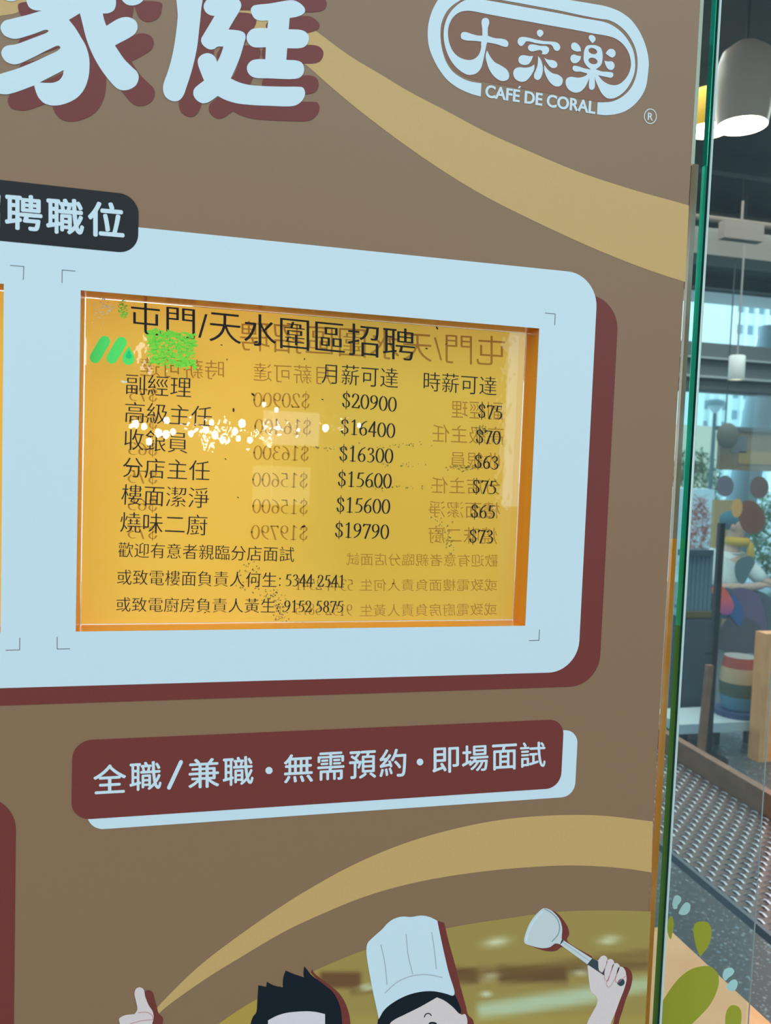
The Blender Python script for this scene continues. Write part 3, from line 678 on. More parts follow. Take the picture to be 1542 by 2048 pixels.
shape('hand', k7([(213, 640), (222, 610), (245, 600), (268, 612), (280, 660), (300, 710), (325, 750), (331, 790), (322, 827), (315, 1100, 1), (122, 1100, 1), (122, 827), (118, 795), (150, 774), (213, 765, 1), (230, 738), (222, 685)]), LY(3), M_skin, sub)
for P in ([(235, 757), (290, 755), (322, 775), (328, 795)], [(328, 800), (260, 806), (190, 824)]): line('finger_line', k7(P), 1.6, LY(3.3), M_pink, sub)

# =============================================================================
# THE NOTICES IN THEIR HOLDERS
# =============================================================================
YP = .0290
M_paper = mat('orange_paper', lin((246, 190, 66)), .5, .3, noise=(9, lin((240, 178, 52)), .35, .7))
nt = M_paper.node_tree; tl = nt.nodes.new('ShaderNodeBsdfTranslucent'); ad = nt.nodes.new('ShaderNodeMixShader'); ad.inputs[0].default_value = .5
tl.inputs[0].default_value = (*lin((250, 200, 84)), 1)
def link_paper(nt, ad, tl):
    nt.links.new(nt.nodes['Principled BSDF'].outputs[0], ad.inputs[1]); nt.links.new(tl.outputs[0], ad.inputs[2]); nt.links.new(ad.outputs[0], nt.nodes['Material Output'].inputs[0])
nt.links.new(nt.nodes['Principled BSDF'].outputs[0], ad.inputs[1]); nt.links.new(tl.outputs[0], ad.inputs[2]); nt.links.new(ad.outputs[0], nt.nodes['Material Output'].inputs[0])
M_wall = mat('acrylic_reflected_orange', lin((222, 126, 20)), .3, .4)  # orange reflected from the paper is put into the wall colour
def translucent_paper(name, c, c2):
    m = mat(name, c, .5, .3); nt = m.node_tree; tl = nt.nodes.new('ShaderNodeBsdfTranslucent'); ad = nt.nodes.new('ShaderNodeMixShader'); ad.inputs[0].default_value = .5
    tl.inputs[0].default_value = (*c2, 1); link_paper(nt, ad, tl); return m
M_ghost = translucent_paper('show_through_print', lin((206, 160, 60)), lin((212, 166, 66)))
G_sheet = glassy('clear_acrylic_cover', (.99, .98, .96), 1.9, .0)
def holder(w, label):
    x0, x1, z0, z1 = w; t = .0016
    h = empty('notice_holder', label, 'sign holder'); h.location = ((x0 + x1) / 2, YP, z0)
    def pt(b, n, m): 
        o = b.build(n, m, h); o.matrix_parent_inverse = Matrix.Translation((-(x0 + x1) / 2, -YP, -z0)); return o
    for A_, B_ in (((x0 - t, -.0003, z0), (x0, YP, z1)), ((x1, -.0003, z0), (x1 + t, YP, z1)), ((x0 - t, -.0003, z1), (x1 + t, YP, z1 + t)), ((x0 - t, -.0003, z0 - t), (x1 + t, YP, z0))):
        b = MB(); b.box(A_, B_); pt(b, 'side_wall', M_wall)
    b = MB(); b.add([(x0, .0145, z0), (x1, .0145, z0), (x1, .0145, z1), (x0, .0145, z1)], [(0, 1, 2, 3)]); pt(b, 'cover_sheet', G_sheet)
    return h
h1 = holder(win_l, 'shallow amber-reflecting acrylic holder around the readable orange notice')
h2 = holder(win_n, 'shallow amber-reflecting acrylic holder cut off by the left edge of the photo')
# crumpled clear film in front of the paper
def film(w, parent):
    x0, x1, z0, z1 = w; nx, nz = 420, 300; V = []; Fc = []
    g = [(random.uniform(300, 1400), random.uniform(0, 6.28), random.uniform(0, 6.28)) for _ in range(70)]
    X = np.linspace(x0 + .001, x1 - .001, nx); Z = np.linspace(z0 + .001, z1 - .001, nz); XX, ZZ = np.meshgrid(X, Z, indexing='ij')
    D = np.zeros_like(XX)
    for k, a, p in g: D += np.sin((XX * math.cos(a) * 1.0 + ZZ * math.sin(a)) * k + p) * (.075 / k) / 6
    Y = .0225 + FILM_TILT * (XX - x0 - .1) + D * .075
    # the film bellies gently, its slope changes slowly across the window
    s = (XX - x0) / (x1 - x0); Y = np.where(XX > x0 + .16, .0225 + FILM_TILT * .06 * np.exp(-(XX - x0 - .16) / .06) + D * .075, Y)
    for i in range(nx):
        for j in range(nz): V.append((X[i], Y[i, j], Z[j]))
    for i in range(nx - 1):
        for j in range(nz - 1):
            a = i * nz + j; Fc.append((a, a + nz, a + nz + 1, a + 1))
    o = mesh_obj('crumpled_film', V, Fc, glassy('crumpled_film', (1, 1, 1), 1.1, .02), parent, True)
    o.matrix_parent_inverse = parent.matrix_world.inverted()
    return o
FILM_TILT = -.038
bpy.context.view_layer.update()
film(win_l, h1)
def sheet(w, label, ghosts=False):
    x0, x1, z0, z1 = w
    p = empty('paper_notice', label, 'notice')
    b = MB(); b.add([(x0 + .0004, YP, z0 + .0004), (x1 - .0004, YP, z0 + .0004), (x1 - .0004, YP, z1 - .0004), (x0 + .0004, YP, z1 - .0004)], [(0, 1, 2, 3)]); b.build('paper_sheet', M_paper, p)
    return p
n1 = sheet(win_l, 'orange paper listing job titles and monthly and hourly pay in black Chinese print')
n2 = sheet(win_n, 'orange paper of which only a thin sliver shows at the left edge of the photo')
YI = YP - .0003
for body, BL, BR, TL, w in (
    ('屯門/天水圍區招聘', (262, 667), (830, 723), (262, 603), (.001, -.008)),
    ('副經理', (251, 788), (382, 796), (252, 747), (-.003, -.012)), ('高級主任', (249, 844), (423, 854), (251, 803), (-.003, -.012)),
    ('收銀員', (248, 899), (375, 907), (249, 857), (-.003, -.012)), ('分店主任', (245, 954), (419, 962), (246, 914), (-.003, -.012)),
    ('樓面潔淨', (242, 1009), (417, 1017), (244, 968), (-.003, -.012)), ('燒味二廚', (240, 1064), (414, 1071), (241, 1023), (-.003, -.012)),
    ('歡迎有意者親臨分店面試', (236, 1114), (588, 1124), (237, 1084), (-.003, -.012)),
    ('或致電樓面負責人何生', (234, 1169), (553, 1175), (235, 1139), (-.003, -.012)),
    ('或致電廚房負責人黃生', (232, 1223), (550, 1226), (233, 1194), (-.003, -.012)),
    ('月薪可達', (643, 766), (796, 777), (644, 726), (-.003, -.012)), ('時薪可達', (847, 781), (993, 792), (848, 743), (-.003, -.012))):
    write('printed_line', body, BL, BR, TL, YI, M_ink, n1, w)
for body, BL, BR, cap in (
    ('$20900', (684, 814), (793, 824), 29), ('$16400', (681, 867), (790, 876.5), 29), ('$16300', (678.5, 921), (786, 927), 29), ('$15600', (675.5, 972), (783, 977), 29),
    ('$15600', (672.6, 1023.5), (780, 1028), 29), ('$19790', (669.7, 1074), (777.7, 1078.5), 29),
    ('$75', (956, 835), (1004, 839.5), 27), ('$70', (951.5, 885.5), (1001, 889.5), 27), ('$63', (948.7, 935.5), (996.5, 939.5), 26.5), ('$75', (945, 985.5), (992, 988.5), 26.5),
    ('$65', (941.6, 1035), (989.4, 1037.5), 26.5), ('$73', (938.3, 1085), (986, 1087), 26.5),
    (':', (558, 1172), (561, 1172.3), 24), (':', (555.5, 1223.5), (558.5, 1223.6), 24),
    ('5344 2541', (571, 1172), (688, 1174.5), 23.5), ('9152 5875', (568, 1224), (686, 1225), 23)):
    figures('printed_figures', body, BL, BR, cap, YI, M_ink, n1)
YG = YP - .00015
for body, x_r, x_l, yt, yb, s in (
    ('屯門/天水圍區招聘', 1010, 480, 657, 717, .062), ('月薪可達', 664, 507, 729, 766, .05), ('時薪可達', 448, 280, 718, 756, .04), ('副經理', 1006, 903, 802, 838, .04), ('高級主任', 1007, 865, 851, 887, .04),
    ('收銀員', 1000, 900, 904, 938, .03), ('分店主任', 1000, 863, 955, 988, .02), ('樓面潔淨', 1000, 857, 1003, 1036, .02), ('燒味二廚', 994, 857, 1053, 1087, .015),
    ('歡迎有意者親臨分店面試', 996, 693, 1107, 1132, .01), ('或致電樓面負責人何生', 994, 720, 1158, 1182, 0), ('或致電廚房負責人黃生', 993, 720, 1207, 1232, -.01)):
    h = (x_r - x_l) / 2 * s
    write('show_through_line', body, (x_r, yb + h), (x_l, yb - h), (x_r, yt + h), YG, M_ghost, n1, (-.004, -.006))
for body, x_r, x_l, yb, cap in (('$20900', 619, 506, 815, 29), ('$16400', 622, 508, 868, 29), ('$16300', 617, 506, 920, 28), ('$15600', 615, 504, 974, 28), ('$15600', 615, 504, 1027, 28), ('$19790', 615, 501, 1079, 28),
    ('$75', 314, 258, 802, 25), ('$70', 314, 258, 856, 25), ('$63', 314, 256, 910, 25), ('$75', 314, 255, 966, 25), ('$65', 314, 255, 1021, 25), ('$73', 314, 255, 1077, 25), ('5344 2541', 706, 592, 1180, 22), ('9152 5875', 704, 590, 1230, 22)):
    figures('show_through_figures', body, (x_r, yb + 1), (x_l, yb - 1), cap, YG, M_ghost, n1)
# small dark flecks stuck in the holder
fl_ = []
for x, y, r in ((875, 645, 3), (874, 656, 2.5), (506, 789, 3), (467, 820, 3), (512, 684, 3), (853, 697, 2), (645, 799, 1.6), (609, 718, 1.6), (607, 1053, 3), (454, 719, 1.5), (260, 1262, 2), (786, 1167, 1.6), (892, 688, 1.4), (443, 690, 1.6), (410, 1225, 1.6), (451, 918, 1.5), (476, 995, 1.5), (523, 741, 1.5)):
    a = random.uniform(0, 180); fl_.append(ell(x, y, r * 1.5, r * .7, a, 7))
for q_ in fl_: shape('speck', q_, YP - .0006, M_ink, n1, sm=False)
stain = mat('grey_mildew', lin((178, 142, 60)), .7, .2); st = []
for cx, cy, n, sx, sy in ((500, 1150, 50, 24, 26), (560, 1220, 60, 14, 26), (540, 1195, 40, 26, 12), (965, 860, 35, 10, 9), (930, 935, 40, 22, 7), (900, 1085, 30, 8, 26), (880, 1060, 20, 12, 20), (660, 895, 20, 50, 4), (800, 890, 20, 60, 4), (810, 930, 16, 50, 4), (790, 975, 30, 55, 5)):
    for _ in range(n): st.append(ell(random.gauss(cx, sx * .6), random.gauss(cy, sy * .6), random.uniform(.8, 2.6), random.uniform(.6, 1.8), random.uniform(0, 180), 6))
V = []; Fc = []
for e_ in st:
    k = len(V); V += e_; Fc += [(k, k + i, k + i + 1) for i in range(1, 5)]
o = lay('mildew_specks', V, Fc, YP - .00022, stain, n1); o['kind'] = 'stuff'

# =============================================================================
# DECALS ON THE FIXED PANE
# =============================================================================
YD = .0845
k6 = lambda P: sc_(P, 1 / 4.26, 1180, 1700)
M_drop = mat('olive_vinyl', lin((176, 164, 44)), .35, .5); M_pet = mat('mint_vinyl', lin((188, 214, 204)), .35, .5)
def decal(name, P, m, label, Y=YD, cat='window decal', group=None, off=0):
    Q = smooth(P); v, f = fill([Q])
    p = ats(v, Y); n = len(p); q = p.copy(); q[:, 1] -= .0002
    a, b, c = q[f[:, 0]], q[f[:, 1]], q[f[:, 2]]
    nn = np.cross(b - a, c - a)[:, 1]; f = np.where((nn > 0)[:, None], f[:, ::-1], f)
    return tag(mesh_obj(name, q, f, m), label, cat, group)
decal('droplet_decal', k6([(935, 908, 1), (905, 830), (882, 720), (877, 670), (900, 622), (950, 608), (1005, 620), (1033, 670), (1030, 750), (1000, 830)]), M_drop, 'small olive drop-shaped decal pointing down, right of the green glass edge')
decal('droplet_decal', k6([(560, 1650, 1), (560, 1400), (640, 1250), (750, 1100), (850, 1020), (950, 990), (1030, 995), (1085, 1050), (1098, 1110), (1080, 1200), (1020, 1320), (900, 1450), (780, 1560)]), M_drop, 'largest olive drop-shaped decal over the wooden table top')
decal('droplet_decal', k6([(1150, 1600), (1150, 1482), (1155, 1400), (1180, 1340), (1220, 1320), (1270, 1340), (1290, 1390), (1285, 1482), (1270, 1600)]), M_drop, 'olive drop-shaped decal cut off by the bottom edge of the photo at right')
decal('droplet_decal', k6([(690, 560), (708, 590), (712, 650), (700, 720), (685, 760), (660, 700), (665, 600)]), M_drop, 'narrow olive drop decal half hidden by the green glass edge')
decal('petal_decal', k6([(705, 430), (722, 392), (745, 385), (775, 405), (770, 440), (748, 470), (740, 498), (715, 502), (703, 480)]), M_pet, 'pale mint petal decal nearest the green glass edge')
decal('petal_decal', k6([(755, 540), (770, 500), (795, 462), (825, 445), (852, 462), (850, 510), (820, 548), (780, 553)]), M_pet, 'pale mint petal decal above the small olive drop')
decal('petal_decal', k6([(1130, 1060), (1145, 1020), (1175, 1004), (1210, 1005), (1228, 1032), (1210, 1065), (1175, 1090), (1155, 1112), (1135, 1095)]), M_pet, 'upper pale mint petal decal of the pair right of the large olive drop')
decal('petal_decal', k6([(1160, 1165), (1178, 1138), (1205, 1110), (1235, 1102), (1257, 1125), (1252, 1165), (1225, 1200), (1185, 1195)]), M_pet, 'lower pale mint petal decal of the pair right of the large olive drop')

# =============================================================================
# INSIDE THE CAFE
# =============================================================================
M_wood = mat('light_oak', lin((240, 172, 112)), .45, .4, noise=(14, lin((228, 156, 96)), .35, .65))
M_wood2 = mat('brown_oak', lin((150, 104, 76)), .5, .4, noise=(20, lin((132, 90, 64)), .35, .65))
# table next to the glass
e1 = atz(1347, 1867, .75); e2 = atz(1542, 2052, .75)
t_ = empty('cafe_table', 'light oak table top close behind the glass below the olive decals', 'table'); t_.location = (e1[0] - .4, 0.6, 0)
b = MB(); d = (e2 - e1) / np.linalg.norm(e2 - e1)
far = e1 - d * .02; near = e2 + d * .20; wv = np.array([-d[1], d[0], 0]) * (1 if -d[1] < 0 else -1)
c4 = [near, far, far + wv * .55, near + wv * .55]
c4 = [np.array([p[0], max(p[1], .12), .75]) for p in c4]
b.add([(*p[:2], .722) for p in c4] + [(*p[:2], .75) for p in c4], [(3, 2, 1, 0), (4, 5, 6, 7), (0, 1, 5, 4), (1, 2, 6, 5), (2, 3, 7, 6), (3, 0, 4, 7)])
def child(o, par): 
    o.parent = par; o.matrix_parent_inverse = Matrix.Translation(par.location).inverted(); return o
child(b.build('table_top', M_wood), t_)
cc = sum(c4) / 4
b = MB(); b.tube([(cc[0], cc[1], .03), (cc[0], cc[1], .722)], .03); child(b.build('pedestal', mat('black_steel', (.02, .02, .02), .4, .5)), t_)
b = MB(); b.lathe((cc[0], cc[1], 0), [(.001, .0), (.2, 0), (.2, .015), (.03, .03), (.001, .03)]); child(b.build('base', mat('black_steel_base', (.02, .02, .02), .4, .5)), t_)

# low bench with a woven seat
g0 = np.array(atz(1345, 1512, .45)); g1 = np.array(atz(1560, 1646, .45))
rd = (g1 - g0) / np.linalg.norm(g1 - g0); g0 = g0 - rd * .65; g1 = g1 + rd * .62
wn = np.array([rd[1], -rd[0], 0]); wn = wn if wn[0] < 0 else -wn
dep = .44
bn = empty('woven_bench', 'low bench with dark woven seat and brown wooden back rail on the terrazzo floor', 'bench'); bn.location = (g0[0], g0[1], 0)
b = MB(); b.bar(g0 + np.array([0, 0, .035]), g1 + np.array([0, 0, .035]), .03, .075); child(b.build('back_rail', M_wood2), bn)
Lr = np.linalg.norm(g1 - g0); pitch = .0235; nu = int(Lr / pitch); nv = int(dep / .024)
b = MB(); up = wn * dep; zz_ = np.array([0, 0, 1.])
for i in range(nu):
    p = g0 + (g1 - g0) * (i + .5) / nu
    pts = [p + up * j / nv + zz_ * .0022 * (1 if (i + j) % 2 else -1) for j in range(nv + 1)]
    for j in range(nv): b.bar(pts[j], pts[j + 1], .0205, .001)
child(b.build('seat_strand', mat('strand_brown', lin((96, 74, 70)), .45, .5)), bn)['kind'] = 'stuff'
b = MB()
for j in range(1, nv):
    q = g0 + up * j / nv
    pts = [q + (g1 - g0) * (i + .5) / nu - zz_ * (.0022 * (1 if (i + j) % 2 else -1) - .0006) for i in range(nu)]
    for i in range(nu - 1): b.bar(pts[i], pts[i + 1], .0058, .0012)
child(b.build('cross_strand', mat('strand_pale', lin((214, 214, 222)), .35, .6)), bn)['kind'] = 'stuff'
M_leg = mat('walnut_leg', lin((120, 80, 58)), .5, .4)
b = MB(); b.bar(g0 + up, g1 + up, .012, .02); child(b.build('front_rail', mat('rail_slate', lin((92, 100, 108)), .5, .4)), bn)
for p in (g0 + wn * .03, g1 + wn * .03, g0 + up - wn * .03, g1 + up - wn * .03):
    b = MB(); b.bar((p[0], p[1], .44), (p[0], p[1], 0), .032); child(b.build('leg', M_leg), bn)

# oak screen right of the pane
po = at(1521, 1450, 2.75)
b = MB(); b.box((po[0], 2.75, 0), (po[0] + .22, 2.83, at(1535, 1268, 2.75)[2])); pst = tag(b.build('oak_screen', M_wood), 'light oak screen panel at the right edge of the photo behind the woven bench', 'screen')

# far furniture and outside. pl(): a slab seen at a pixel rectangle, standing at depth Y
def slab(name, x0, x1, y0, y1, Y, th, m, parent=None):
    a = at((x0 + x1) / 2, y1, Y); c = at((x0 + x1) / 2, y0, Y); l = at(x0, (y0 + y1) / 2, Y); r = at(x1, (y0 + y1) / 2, Y)
    b = MB(); b.box((l[0], Y, a[2]), (r[0], Y + th, c[2])); return b.build(name, m, parent)
# pendants
def pendant(px, py, Y, R, Hh, m, label, inner_c, power):
    c = at(px, py, Y); p = empty('pendant_lamp', label, 'lamp'); p.location = tuple(c)
    prof = [(R, 0), (R * 1.1, Hh * .2), (R * 1.18, Hh * .45), (R * 1.15, Hh * .7), (R * .95, Hh * .88), (R * .5, Hh * .98), (.012, Hh * 1.0)]
    b = MB(); b.lathe((0, 0, 0), prof); b.build('shade', m, p, True)
    b = MB(); b.lathe((0, 0, 0), [(r * .985, z * .99 + .0003) for r, z in prof]); b.build('shade_lining', mat('lit_lining', inner_c, .8, .2, emit=1.2), p, True)
    b = MB(); b.blob((0, 0, Hh * .45), (R * .35, R * .35, R * .35)); b.build('bulb', mat('lit_bulb', (1, .93, .8), .5, .5, emit=14), p, True)
    b = MB(); b.tube([(0, 0, Hh), (0, 0, 3.25 - c[2])], .006, 8); b.build('cord', mat('black_cord', (.01, .01, .01)), p)
    l = bpy.data.lights.new('pendant_light', 'POINT'); l.energy = power; l.color = (1, .85, .65); l.shadow_soft_size = .05
    o = bpy.data.objects.new('pendant_light', l); COL.objects.link(o); o.location = (c[0], c[1], c[2] + Hh * .15); 
pendant(1484, 252, 1.7, .080, .27, mat('taupe_enamel', lin((224, 192, 170)), .35, .5, emit=.09), 'taupe pendant lamp glowing white inside, at the top right of the photo', (1, .97, .9), 12)
pendant(1415, 262, 2.3, .085, .17, mat('yellow_enamel', lin((250, 190, 30)), .35, .5), 'yellow pendant lamp half hidden behind the glass edge', (1, .9, .6), 12)
# ceiling services
sv = empty('ceiling_duct', 'dark service duct crossing the cafe ceiling below the pendant lamps', 'duct'); sv.location = tuple(at(1480, 470, 4))
sv.location.z = 3.0
b = MB(); b.box((-3, -.12, -.12), (4, .12, .1)); b.build('duct_body', mat('duct_grey', (.16, .15, .14), .5, .4), sv)
b = MB(); b.tube([(-3, -.3, .05), (4, -.3, .05)], .03); b.build('pipe', mat('pipe_brown', (.3, .24, .2), .5, .4), sv)
eb = at(1480, 465, 3.4); b = MB(); b.box((eb[0] - .13, 3.36, eb[2] - .05), (eb[0] + .13, 3.42, eb[2] + .05))
b.box((eb[0] - .005, 3.385, eb[2] + .05), (eb[0] + .005, 3.395, 3.25)); tag(b.build('exit_light_box', mat('white_box', (.16, .13, .115), .5, .4)), 'pale hanging emergency light box under the dark cafe ceiling', 'light box')
# bulkhead with a cylinder downlight
bk = empty('ceiling_bulkhead', 'dark grey bulkhead band crossing in front of the outdoor towers', 'bulkhead')
bk.location = (0, 0, 0)
z1 = at(1475, 690, 5.2)[2]; z0 = at(1475, 782, 5.2)[2]
b = MB(); b.box((0, 5.2, z0), (9, 5.5, z1)); b.build('band', mat('bulkhead_grey', (.10, .13, .14), .6, .4), bk)
for k, (yy, hh) in enumerate(((722, 4), (760, 5))):
    zz = at(1475, yy, 5.15)[2]; b = MB(); b.box((0, 5.14, zz), (9, 5.2, zz + hh * .004)); b.build('rail', mat('rail_grey', (.3, .36, .38), .4, .5), bk)
c = at(1472, 760, 3.8); p = empty('cylinder_downlight', 'pale cylinder downlight hanging against the dark bulkhead', 'lamp'); p.location = tuple(c)
b = MB(); b.lathe((0, 0, 0), [(.048, 0), (.05, .003), (.05, .15), (.045, .155), (.001, .155)], 24); b.build('can', mat('pale_can', (.55, .6, .6), .4, .5), p, True)
b = MB(); b.lathe((0, 0, .006), [(.001, 0), (.046, 0)], 24); b.build('lens', mat('warm_lens', (1, .8, .6), .5, .5, emit=2.0), p)
b = MB(); b.tube([(0, 0, .15), (0, 0, 3.25 - c[2])], .006, 8); b.build('stem', mat('stem_grey', (.2, .2, .2)), p)
# leaning column
cb = at(1488, 862, 7.5); ct = at(1522, 690, 7.5); dcol = (ct - cb)
bot = cb - dcol * 2.0
b = MB(); b.tube([bot + np.array([.15, 0, 0]), ct + dcol * .2 + np.array([.15, 0, 0])], .17, 28); tag(b.build('leaning_column', mat('pale_blue_column', (.42, .55, .6), .5, .4), None, True), 'thick pale blue leaning column beyond the cafe window', 'column')
# board with brown face
bd = empty('hanging_board', 'brown printed board hanging above the round stickers', 'board'); bd.location = (0, 0, 0); YB = 3.9
slab('panel', 1440, 1600, 862, 942, YB, .03, mat('board_brown', lin((138, 112, 92)), .6, .3, noise=(6, lin((126, 98, 66)), .4, .6)), bd)
slab('top_strip', 1438, 1600, 856, 864, YB - .02, .04, mat('board_edge', lin((70, 78, 80)), .6, .3), bd)
slab('dark_patch', 1462, 1494, 872, 906, YB - .006, .004, mat('board_patch', lin((92, 96, 104)), .6, .3), bd)
slab('lower_patch', 1476, 1600, 905, 930, YB - .006, .004, mat('board_ochre', lin((158, 124, 66)), .6, .3), bd)
for x in (1450, 1590):
    a = at(x, 858, YB); b = MB(); b.bar(a, (a[0], a[1], 3.25), .006); b.build('hanger', M_ceil, bd)
bl = at(1455, 872, YB - .08); b = MB(); b.blob(tuple(bl), (.075, .05, .085)); 
tag(b.build('round_speaker', mat('speaker_dark', lin((84, 82, 76)), .6, .3), None, True), 'dark rounded speaker at the left end of the brown hanging board', 'speaker')
# outside buildings
M_tower = mat('tower_white', (.78, .86, .84), .7, .3); M_twin = mat('tower_window', (.2, .32, .36), .3, .6)
def tower(x0, x1, yt, Y, cols, rows, label, dz, wy0):
    t = empty('apartment_tower', label, 'building'); l = at(x0, 750, Y)[0]; r = at(x1, 750, Y)[0]; zt_ = at(x0, yt, Y)[2]
    t.location = ((l + r) / 2, Y, 0)
    b = MB(); b.box((-(r - l) / 2, 0, -.02), ((r - l) / 2, 8, zt_)); b.build('wall', M_tower, t)
    cw = (r - l) / cols; b = MB()
    for i in range(cols + 1): b.box((-(r - l) / 2 + i * cw - .12, -.25, 0), (-(r - l) / 2 + i * cw + .12, 0, zt_))
    b.build('wall_rib', mat('tower_rib', (.9, .93, .9), .6, .3), t)
    for i in range(cols):
        for j in range(rows):
            x = -(r - l) / 2 + (i + .5) * cw; z = wy0 + j * dz
            if z > zt_ - 1: continue
            b = MB(); b.box((x - cw * .27, -.06, z), (x + cw * .27, .02, z + dz * .42)); b.build('window', M_twin, t)
    return t
tower(1462, 1545, 560, 62, 4, 16, 'white apartment tower seen right of the lamp post through the cafe window', 1.9, 3)
tower(1404, 1458, 785, 45, 3, 9, 'lower white apartment block seen left behind the lamp post', 1.3, 2)
tower(1330, 1402, 700, 75, 3, 10, 'white apartment block mostly hidden behind the green glass edge', 1.6, 2)
# street lamp
c = at(1430, 822, 13); p = empty('street_lamp', 'dark street lamp with a funnel head in front of the apartment blocks', 'street lamp'); p.location = (c[0], c[1], 0)
b = MB(); b.tube([(0, 0, -.02), (0, 0, c[2])], [.05, .035]); b.build('pole', mat('lamp_dark', (.06, .1, .11), .5, .5), p)
b = MB(); b.lathe((0, 0, c[2] - .05), [(.03, 0), (.14, .14), (.15, .16)], 20); b.build('funnel', mat('lamp_pale', (.5, .6, .6), .4, .5), p, True)
b = MB(); b.lathe((0, 0, c[2] + .1), [(.17, 0), (.17, .09), (.1, .12), (.001, .12)], 20); b.build('cap', mat('lamp_cap', (.12, .2, .22), .5, .5), p, True)
# low peach building, hedge, van
b = MB(); l = at(1300, 850, 24); r = at(1440, 850, 24); b.box((l[0], 24, 0), (r[0], 28, at(1415, 852, 24)[2])); lb = tag(b.build('low_building', mat('peach_wall', (.75, .6, .42), .8, .3)), 'low peach coloured building behind the hedge', 'building')
def foliage(name, c, r, n, m, label, cat):
    b = MB()
    for _ in range(n):
        a = random.uniform(0, 6.28); u = random.uniform(-1, 1); q = random.uniform(.6, 1) ; s = math.sqrt(1 - u * u)
        p = Vector((c[0] + r[0] * q * s * math.cos(a), c[1] + r[1] * q * s * math.sin(a), c[2] + r[2] * q * u))
        w = random.uniform(.05, .11) * max(r) ; e = Vector((random.uniform(-1, 1), random.uniform(-1, 1), random.uniform(-.4, .6))).normalized(); g = e.cross(Vector((0, .3, 1))).normalized()
        b.add([p, p + e * w + g * w * .3, p + e * w * 2, p + e * w - g * w * .3], [(0, 1, 2, 3)])
    o = b.build(name, m); tag(o, label, cat); return o
M_leaf = mat('leaf_green', (.06, .16, .06), .6, .3, noise=(2, (.13, .26, .09), .4, .6))
M_leaf2 = mat('leaf_bright', (.2, .42, .12), .6, .3, noise=(3, (.12, .3, .1), .4, .6))
c = at(1405, 898, 14); foliage('hedge', (c[0] - .2, 14, c[2] / 2), (.75, .4, c[2] / 2), 2400, M_leaf, 'dark green hedge in front of the low peach building', 'hedge')
c = at(1400, 1010, 10); foliage('flowering_bush', (c[0], 10, (c[2] + .16) / 2), (.16, .16, (c[2] + .16) / 2), 900, mat('flower_red', (.7, .2, .16), .6, .3), 'small red flowering bush beside the green glass edge', 'bush')
c = at(1560, 1040, 8); foliage('tree', (c[0], 8, (c[2] + .4) / 2), (.45, .35, (c[2] + .4) / 2), 2600, M_leaf2, 'bright green leafy bush at the right edge beyond the round stickers', 'bush')
b = MB(); l = at(1375, 1010, 11); r = at(1428, 1010, 11); zz = at(1400, 978, 11)[2]
b.box((l[0] - 1.2, 11, -.02), (r[0], 12.6, zz)); tag(b.build('parapet', mat('white_parapet', (.85, .85, .85), .7, .3)), 'white parapet wall beyond the window behind the red bush', 'wall')

# stickers on an inner glass screen
YS = 3.4
def stick(P, c, label, k=0, cat='window decal'):
    return decal('round_sticker' , P, mat('sticker_vinyl', lin(c), .5, .3), label, YS - .002 * k, cat)
scr = pane('window_3', at(1340, 1100, YS)[0], at(1560, 1100, YS)[0], YS + .001, YS + .009, .0, 1.95, [], glassy('inner_screen_glass', (.86, .95, .97), 1.2, 0, .05)); tag(scr, kind='structure')
stick(ell(1450, 972, 17.5, 21, 0), (112, 112, 128), 'round purple-grey sticker left of the brown round one', 1)
stick(ell(1519, 975, 18.5, 22, 0), (116, 98, 98), 'round brown sticker at the right edge beneath the hanging board', 1)
q = slab('tan_panel', 1424, 1470, 1000, 1200, 5.75, .04, mat('tan_board', lin((214, 172, 112)), .6, .3)); q.data.transform(Matrix.Identity(4)); zq = min(v.co.z for v in q.data.vertices)
for v in q.data.vertices:
    if v.co.z < zq + .01: v.co.z = 0
tag(q, 'tan upright panel standing behind the seated person in the white shirt', 'panel')
stick([(1478, 1012), (1492, 1001), (1510, 1004), (1526, 1022), (1530, 1045), (1518, 1064), (1496, 1066), (1482, 1052)], (124, 88, 76), 'brown dome-shaped sticker beneath the brown round sticker', 2)
stick(ell(1474, 1016, 11, 19, 5), (206, 164, 108), 'small tan oval sticker against the brown dome-shaped sticker', 3)
stick([(1470, 1130), (1482, 1116), (1500, 1112), (1510, 1122), (1500, 1145), (1486, 1168), (1474, 1160)], (96, 124, 128), 'grey-green small sticker above the large purple sticker', 4)
eg = [(1423, 1176), (1434, 1169), (1448, 1176), (1460, 1192), (1468, 1212), (1462, 1226), (1448, 1230), (1436, 1218), (1430, 1198)]
m_eg = mat('orange_pink_fade', lin((226, 110, 90)), .5, .3); nt = m_eg.node_tree
tc = nt.nodes.new('ShaderNodeTexCoord'); mp = nt.nodes.new('ShaderNodeSeparateXYZ'); rp = nt.nodes.new('ShaderNodeValToRGB')
nt.links.new(tc.outputs['Generated'], mp.inputs[0]); nt.links.new(mp.outputs[2], rp.inputs[0]); nt.links.new(rp.outputs[0], nt.nodes['Principled BSDF'].inputs['Base Color'])
rp.color_ramp.elements[0].color = (*lin((150, 90, 150)), 1); rp.color_ramp.elements[1].color = (*lin((226, 96, 40)), 1); e_ = rp.color_ramp.elements.new(.5); e_.color = (*lin((228, 104, 112)), 1)
decal('oval_sticker', eg, m_eg, 'orange to pink oval sticker in the middle of the inner screen', YS - .014)
stick([(1464, 1180), (1490, 1176), (1516, 1190), (1526, 1215), (1530, 1262), (1500, 1262), (1482, 1240), (1470, 1210)], (110, 96, 128), 'large purple sticker right of the orange to pink oval', 2)
